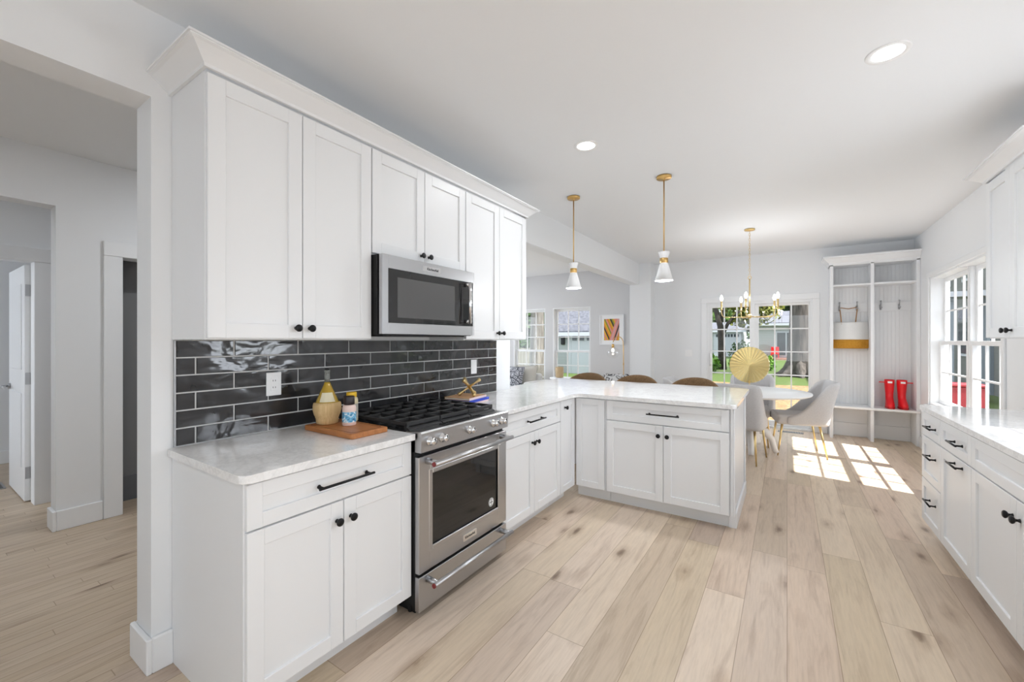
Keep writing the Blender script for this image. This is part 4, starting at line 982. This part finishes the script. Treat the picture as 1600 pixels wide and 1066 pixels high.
mb.prism(rounded(pts, [.8]*len(pts), 4), GZ, GZ+.03); o = obj('leaf_litter', mb, m_leafbed(), kind='stuff'); tag(o, 'bed of fallen tan leaves on the ground outside the patio door', 'leaves')
def m_bark(name, a, b):
    m = mat(name, a, .95); n = NT(m); h = n.noise(n.vscale(n.objco(), (9, 9, 1.3)), 1.0, 5, .65, .6); n.l(n.ramp(h, [(.35, a), (.65, b)]), n.p.inputs['Base Color']); n.bump(h, .8, .06); return m
bark_m = m_bark('grey_bark', (.035, .030, .027), (.11, .098, .088)); dbark_m = m_bark('dark_bark', (.015, .012, .010), (.05, .042, .034)); pbark_m = m_bark('pale_bark', (.07, .066, .06), (.19, .18, .165))
def leafm(name, a, b):
    m = mat(name, a, .6, spec=.3); n = NT(m); oi = n.noise(n.pos(), 1.7, 2); n.l(n.ramp(oi, [(.35, a), (.65, b)]), n.p.inputs['Base Color'])
    return m
leafs = {'yellow': leafm('yellow_green_leaves', (.10, .12, .012), (.17, .18, .025)), 'dark': leafm('dark_green_leaves', (.015, .04, .01), (.035, .075, .02)), 'mid': leafm('mid_green_leaves', (.028, .07, .008), (.055, .115, .016)), 'bright': leafm('bright_green_leaves', (.05, .15, .006), (.09, .22, .014))}
def foliage(name, blobs, n_, size, m, parent, seed):
    rnd = random.Random(seed); mb = MB(); tot = sum(b[3]*b[4]*b[5] for b in blobs)
    for (x, y, z, rx, ry, rz) in blobs:
        for _ in range(max(10, int(n_*rx*ry*rz/tot))):
            d = Vector((rnd.gauss(0, 1), rnd.gauss(0, 1), rnd.gauss(0, 1))).normalized()*(rnd.random()**.45); p = Vector((x+d.x*rx, y+d.y*ry, z+d.z*rz))
            a = Vector((rnd.gauss(0, 1), rnd.gauss(0, 1), rnd.gauss(0, 1))).normalized(); b = a.orthogonal().normalized(); s_ = size*rnd.uniform(.6, 1.3)
            mb.quad([p-a*s_, p+b*s_*.55, p+a*s_, p-b*s_*.55])
    return obj(name, mb, m, parent)
def tree(label, base, trunk, radii, blobs, n_, size, lm, bm_, seed, branches=(), cat='tree', group='trees outside', roots=None):
    root = thing('tree', label, cat, (base[0], base[1], GZ), group=group)
    mb = MB(); mb.tube(trunk, radii, 14)
    for br, rr in branches: mb.tube(br, rr, 8)
    if roots:
        for k in range(7):
            a = 2*PI*k/7 + .3; d = Vector((math.cos(a), math.sin(a), 0)); p = Vector((base[0], base[1], GZ))
            mb.tube([p+d*roots*.4+Vector((0, 0, .75)), p+d*roots*.85+Vector((0, 0, .28)), p+d*roots*1.35+Vector((0, 0, .08)), p+d*roots*2.0+Vector((0, 0, -.04))], [roots*.45, roots*.36, roots*.22, roots*.08], 8)
    obj('trunk', mb, bm_, root)
    if blobs: foliage('crown', blobs, n_, size, lm, root, seed)
    return root
bx, by = .50, 24.2
tree('big old tree with flared roots seen through the right door panel', (bx, by), [(bx, by, GZ-.1), (bx, by, .4), (bx+.02, by, 1.6), (bx+.05, by, 3.5), (bx+.1, by, 6), (bx+.1, by, 9)], [.66, .53, .46, .43, .38, .25], [(bx, by, 9.5, 4, 4, 2.2), (bx-3, by+2, 8.5, 2.5, 2.5, 1.5)], 3500, .22, leafs['mid'], bark_m, 1, roots=.6, branches=[([(bx, by, 5), (bx-1.2, by, 6.6), (bx-2.6, by, 8.2)], [.2, .15, .06])])
bx, by = -3.25, 27.5
tree('dark slender forked tree with yellow-green leaves seen through the left door panel', (bx, by), [(bx+.05, by, GZ), (bx, by, 1.2), (bx-.06, by, 2.2), (bx-.35, by, 3.4), (bx-.6, by, 5)], [.24, .19, .17, .13, .08],
     [(bx+1.2, by+1.4, 3.6, 1.5, 1.2, .95), (bx+.2, by+.9, 5.2, 2.2, 1.6, 1.2), (bx+2.2, by+1.6, 3.4, .9, .9, 1.1), (bx+1.0, by+2, 2.5, 1.0, .8, .35)], 2300, .15, leafs['yellow'], dbark_m, 2, branches=[([(bx, by, 1.6), (bx+.35, by, 2.4), (bx+1.0, by+.4, 3.2), (bx+1.6, by+.8, 3.9)], [.12, .09, .06, .03]), ([(bx-.06, by, 2.2), (bx+.05, by, 3.2), (bx+.2, by, 4.5)], [.1, .08, .04])])
bx, by = -7.05, 12.2
tree('pale-barked tree right outside the left living room window', (bx, by), [(bx, by, GZ), (bx, by, .6), (bx+.02, by, 2), (bx+.05, by, 4), (bx, by, 6)], [.32, .25, .23, .2, .13], [(bx, by, 6.5, 2.2, 2.2, 1.5)], 1200, .16, leafs['mid'], pbark_m, 3, roots=.26)
tree('dark evergreen tree behind the pale-barked one', (-13.2, 22.5), [(-13.2, 22.5, GZ), (-13.2, 22.5, 6)], [.3, .1], [(-13.2, 22.5, 1.9, 2.4, 1.7, 2.0), (-13.4, 22.5, 4.4, 1.8, 1.5, 1.6), (-15.5, 24, 2.5, 2, 1.5, 2.5)], 6500, .18, leafs['dark'], dbark_m, 4)
for i, (x, y, z, r_, k, lab) in enumerate(((-10, 66, 6, 5.5, 'mid', 'mid green tree on the skyline left of the far garage'), (.5, 62, 6.5, 4.5, 'dark', 'dark green tree standing behind the grey-roofed white house'), (15, 66, 6, 4.5, 'mid', 'broad green tree past the right end of the white house'))):
    tree(lab, (x, y), [(x, y, GZ), (x, y, z)], [.4, .2], [(x, y, z, r_, r_*.7, r_*.9), (x+r_*.6, y, z*.6, r_*.6, r_*.5, r_*.6), (x-r_*.6, y, z*.6, r_*.6, r_*.5, r_*.6)], 3200, .42, leafs[k], dbark_m, 10+i)
def bush(x, y, r_, h, k, label, seed):
    root = thing('shrub', label, 'shrub', (x, y, GZ), group='shrubs on the lawn'); foliage('foliage', [(x, y, GZ+h*.5, r_, r_*.8, h*.5), (x+r_*.3, y-.1, GZ+h*.35, r_*.8, r_*.6, h*.35)], 1000, .09, leafs[k], root, seed)
    mb = MB(); mb.cyl((x, y, GZ), (x, y, GZ+h*.5), .03); obj('stem', mb, dbark_m, root)
bush(-3.75, 24.8, .75, 1.15, 'bright', 'bright green shrub at the left edge of the patio door', 21)
bush(-2.05, 25.0, .6, 1.0, 'bright', 'bright green shrub just left of the gold disc', 22)
bush(-2.35, 29.5, .75, 1.75, 'mid', 'rounded green shrub behind the gold disc', 23)
bush(-1.0, 28.0, .45, .9, 'bright', 'low bright shrub right of the gold disc', 24)
def m_siding(name, col, pitch=.16):
    m = mat(name, col, .6); n = NT(m); z = n.xyz(n.pos())[2]; f = n.math('FRACT', n.math('DIVIDE', z, pitch)); n.bump(f, .8, .03)
    n.l(n.mix(1.0, (*col, 1), n.ramp(f, [(0, (.7, .7, .7)), (.08, (1, 1, 1))]), 'MULTIPLY'), n.p.inputs['Base Color']); return m
def m_shingle(name, a, b):
    m = mat(name, a, .9); n = NT(m); n.l(n.ramp(n.noise(n.pos(), 9, 3), [(.35, a), (.65, b)]), n.p.inputs['Base Color']); return m
sid_w = m_siding('white_siding', (.36, .375, .41)); sid_g = m_siding('grey_siding', (.14, .145, .145)); ext_w = mat('exterior_white', (.44, .46, .51), .5); shing_m = m_shingle('grey_shingles', (.055, .06, .075), (.11, .115, .14)); extgl_m = mat('exterior_window', (.05, .06, .07), .08)
def gable(root, x0, x1, y0, y1, ze, zr, over=.35):
    mb = MB(); ym = (y0+y1)/2; t = .12
    for sg, ya in ((1, y0-over), (-1, y1+over)):
        k = (zr-ze)/(ym-y0); za = ze - k*over
        mb.loft([[(x, ya, za), (x, ym, zr), (x, ym, zr+t), (x, ya, za+t)] for x in (x0-over, x1+over)], True, False)
    obj('roof', mb, shing_m, root)
    mb = MB(); k = (zr-ze)/(ym-y0); za = ze - k*over
    mb.box(x0-over, x1+over, y0-over-.03, y0-over, za-.14, za+.06); obj('fascia', mb, ext_w, root)
    mb = MB()
    for x in (x0, x1-.02): mb.loft([[(x, y0, ze), (x, y1, ze), (x, ym, zr-.02)], [(x+.02, y0, ze), (x+.02, y1, ze), (x+.02, ym, zr-.02)]], True, False)
    obj('gable_wall', mb, sid_w, root)
def garage(label, x0, x1, y0, dep, ze, zr, dx0, dx1, dh):
    root = thing('garage', label, 'garage', ((x0+x1)/2, y0+dep/2, GZ))
    mb = MB(); mb.box(x0, x1, y0, y0+dep, GZ, ze); obj('wall', mb, sid_w, root)
    gable(root, x0, x1, y0, y0+dep, ze, zr)
    mb = MB(); mb.box(dx0, dx1, y0-.05, y0-.001, GZ, GZ+dh, .005)
    for k in range(1, 4): mb.box(dx0, dx1, y0-.054, y0-.049, GZ+dh*k/4-.012, GZ+dh*k/4+.012)
    gdo = obj('garage_door', mb, ext_w, root)
    n_ = 8; w_ = (dx1-dx0)/n_
    for k in range(n_):
        mb = MB(); mb.box(dx0+w_*(k+.18), dx0+w_*(k+.82), y0-.062, y0-.052, GZ+dh*.80, GZ+dh*.92); obj('pane', mb, extgl_m, gdo)
    mb = MB(); mb.box(dx0-.15, dx0, y0-.06, y0-.001, GZ, GZ+dh+.15); mb.box(dx1, dx1+.15, y0-.06, y0-.001, GZ, GZ+dh+.15); mb.box(dx0-.15, dx1+.15, y0-.06, y0-.001, GZ+dh, GZ+dh+.15); obj('door_trim', mb, ext_w, root)
    return root
g1 = garage('white garage with shingle roof right outside the living room windows', -10.4, -5.2, 20, 5, 2.05, 4.3, -9.45, -6.2, 2.14)
mb = MB(); mb.box(-10.02, -9.82, 19.88, 19.999, 1.15, 1.6, .02); obj('wall_lantern', mb, black_m, g1)
garage('far white garage seen past the forked tree in the patio door', -8.0, -3.9, 50, 5, 2.5, 3.3, -6.5, -4.2, 2.6)
hs = thing('house', 'white sided house with grey roof across the lawn', 'house', (1, 47, GZ))
mb = MB(); mb.box(-2.5, 6, 44, 51, GZ, 3.0); obj('wall', mb, sid_w, hs); gable(hs, -2.5, 6, 44, 51, 3.0, 4.05, .6)
mb = MB(); mb.box(-.85, .65, 43.93, 43.999, -.05, 2.15); wf = obj('sliding_window', mb, ext_w, hs)
for a, b in ((-.75, -.12), (-.02, .55)):
    mb = MB(); mb.box(a, b, 43.91, 43.93, .05, 2.05); obj('pane', mb, extgl_m, wf)
mb = MB(); mb.box(-2.6, 6.1, 43.3, 44, GZ, GZ+.18); obj('porch_slab', mb, m_shingle('brick_slab', (.3, .12, .09), (.42, .2, .15)), hs)
ad = thing('lawn_chair', 'red lawn chair on the porch of the white house', 'chair', (-.9, 43.6, GZ+.18))
mb = MB(); mb.box(-1.2, -.6, 43.35, 43.85, GZ+.5, GZ+.56); obj('seat', mb, red_m, ad)
mb = MB(); mb.box(-1.2, -.6, 43.82, 43.88, GZ+.5, GZ+1.15, .02); obj('backrest', mb, red_m, ad)
for x in (-1.2, -.66):
    for y in (43.36, 43.8):
        mb = MB(); mb.box(x, x+.06, y, y+.06, GZ+.18, GZ+.52); obj('leg', mb, red_m, ad)
# fence beside the living room
fn = thing('picket_fence', 'cream board fence outside the left living room window', 'fence', (-9, 16.5, GZ))
mb = MB(); 
for k in range(20): mb.box(-11.8+k*.16, -11.8+k*.16+.145, 16.48, 16.50, GZ, 1.0+.02*(k % 2), .004)
obj('boards', mb, mat('cream_fence', (.22, .20, .165), .7), fn)
mb = MB(); mb.box(-11.8, -8.6, 16.50, 16.55, .1, .2); mb.box(-11.8, -8.6, 16.50, 16.55, .75, .85); obj('rails', mb, mat('cream_rail', (.15, .13, .10), .7), fn)
# neighbouring house seen obliquely through the right window
nh = thing('neighbour_house', 'grey sided neighbouring house outside the right window', 'house', (8, 24, GZ))
mb = MB(); mb.box(5.4, 12, 14, 38, GZ, 5.6); obj('wall', mb, sid_g, nh)
mb = MB(); mb.loft([[(x, y, z) for x, z in ((5.0, 5.5), (8.7, 7.6), (12.4, 5.5))] for y in (13.6, 38.4)], True, False); obj('roof', mb, shing_m, nh)
pale_m = mat('pale_blue_trim', (.19, .225, .26), .5)
for y in (14.0, 19.2, 25.5, 30.0):
    mb = MB(); mb.box(5.32, 5.4, y, y+.3, GZ, 5.5); obj('corner_board', mb, pale_m, nh)
for y, za, zb in ((16.2, .9, 2.4), (21.2, .9, 2.5), (23.2, .9, 2.5), (27.2, .9, 2.5), (20.8, 3.6, 4.9), (23.4, 3.6, 4.9), (27.2, 3.6, 4.9)):
    mb = MB(); mb.box(5.35, 5.4, y-.1, y+1.1, za-.1, zb+.1); wn = obj('window_frame', mb, ext_w, nh)
    mb = MB(); mb.box(5.33, 5.352, y, y+1.0, za, zb); obj('pane', mb, extgl_m, wn)
for i, (x, y) in enumerate(((3.86, 16.9), (4.62, 17.35))):
    mb = MB(); mb.box(x-.1, x+.1, y-.1, y+.1, GZ, 2.6); mb.box(x-.14, x+.14, y-.14, y+.14, GZ, GZ+.2); mb.box(x-.14, x+.14, y-.14, y+.14, 2.5, 2.62); obj('reflection_post', mb, pale_m, nh)  # posts added to stand for pale reflections in the window
mb = MB(); mb.box(3.6, 5.4, 16.6, 17.7, 2.6, 2.75); obj('post_cover', mb, ext_w, nh)  # added slab tying the reflection posts to the house
rb = thing('storage_bin', 'red outdoor storage bin seen low in the right window', 'storage bin', (3.15, 12.8, GZ))
mb = MB(); mb.box(2.86, 3.44, 12.55, 13.05, GZ, GZ+.74, .02, 2); obj('bin_body', mb, mat('dark_red_plastic', (.30, .025, .035), .5), rb)
mb = MB(); mb.box(2.84, 3.46, 12.53, 13.07, GZ+.742, GZ+.80, .015, 2); obj('lid', mb, mat('red_lid', (.36, .03, .04), .45), rb)
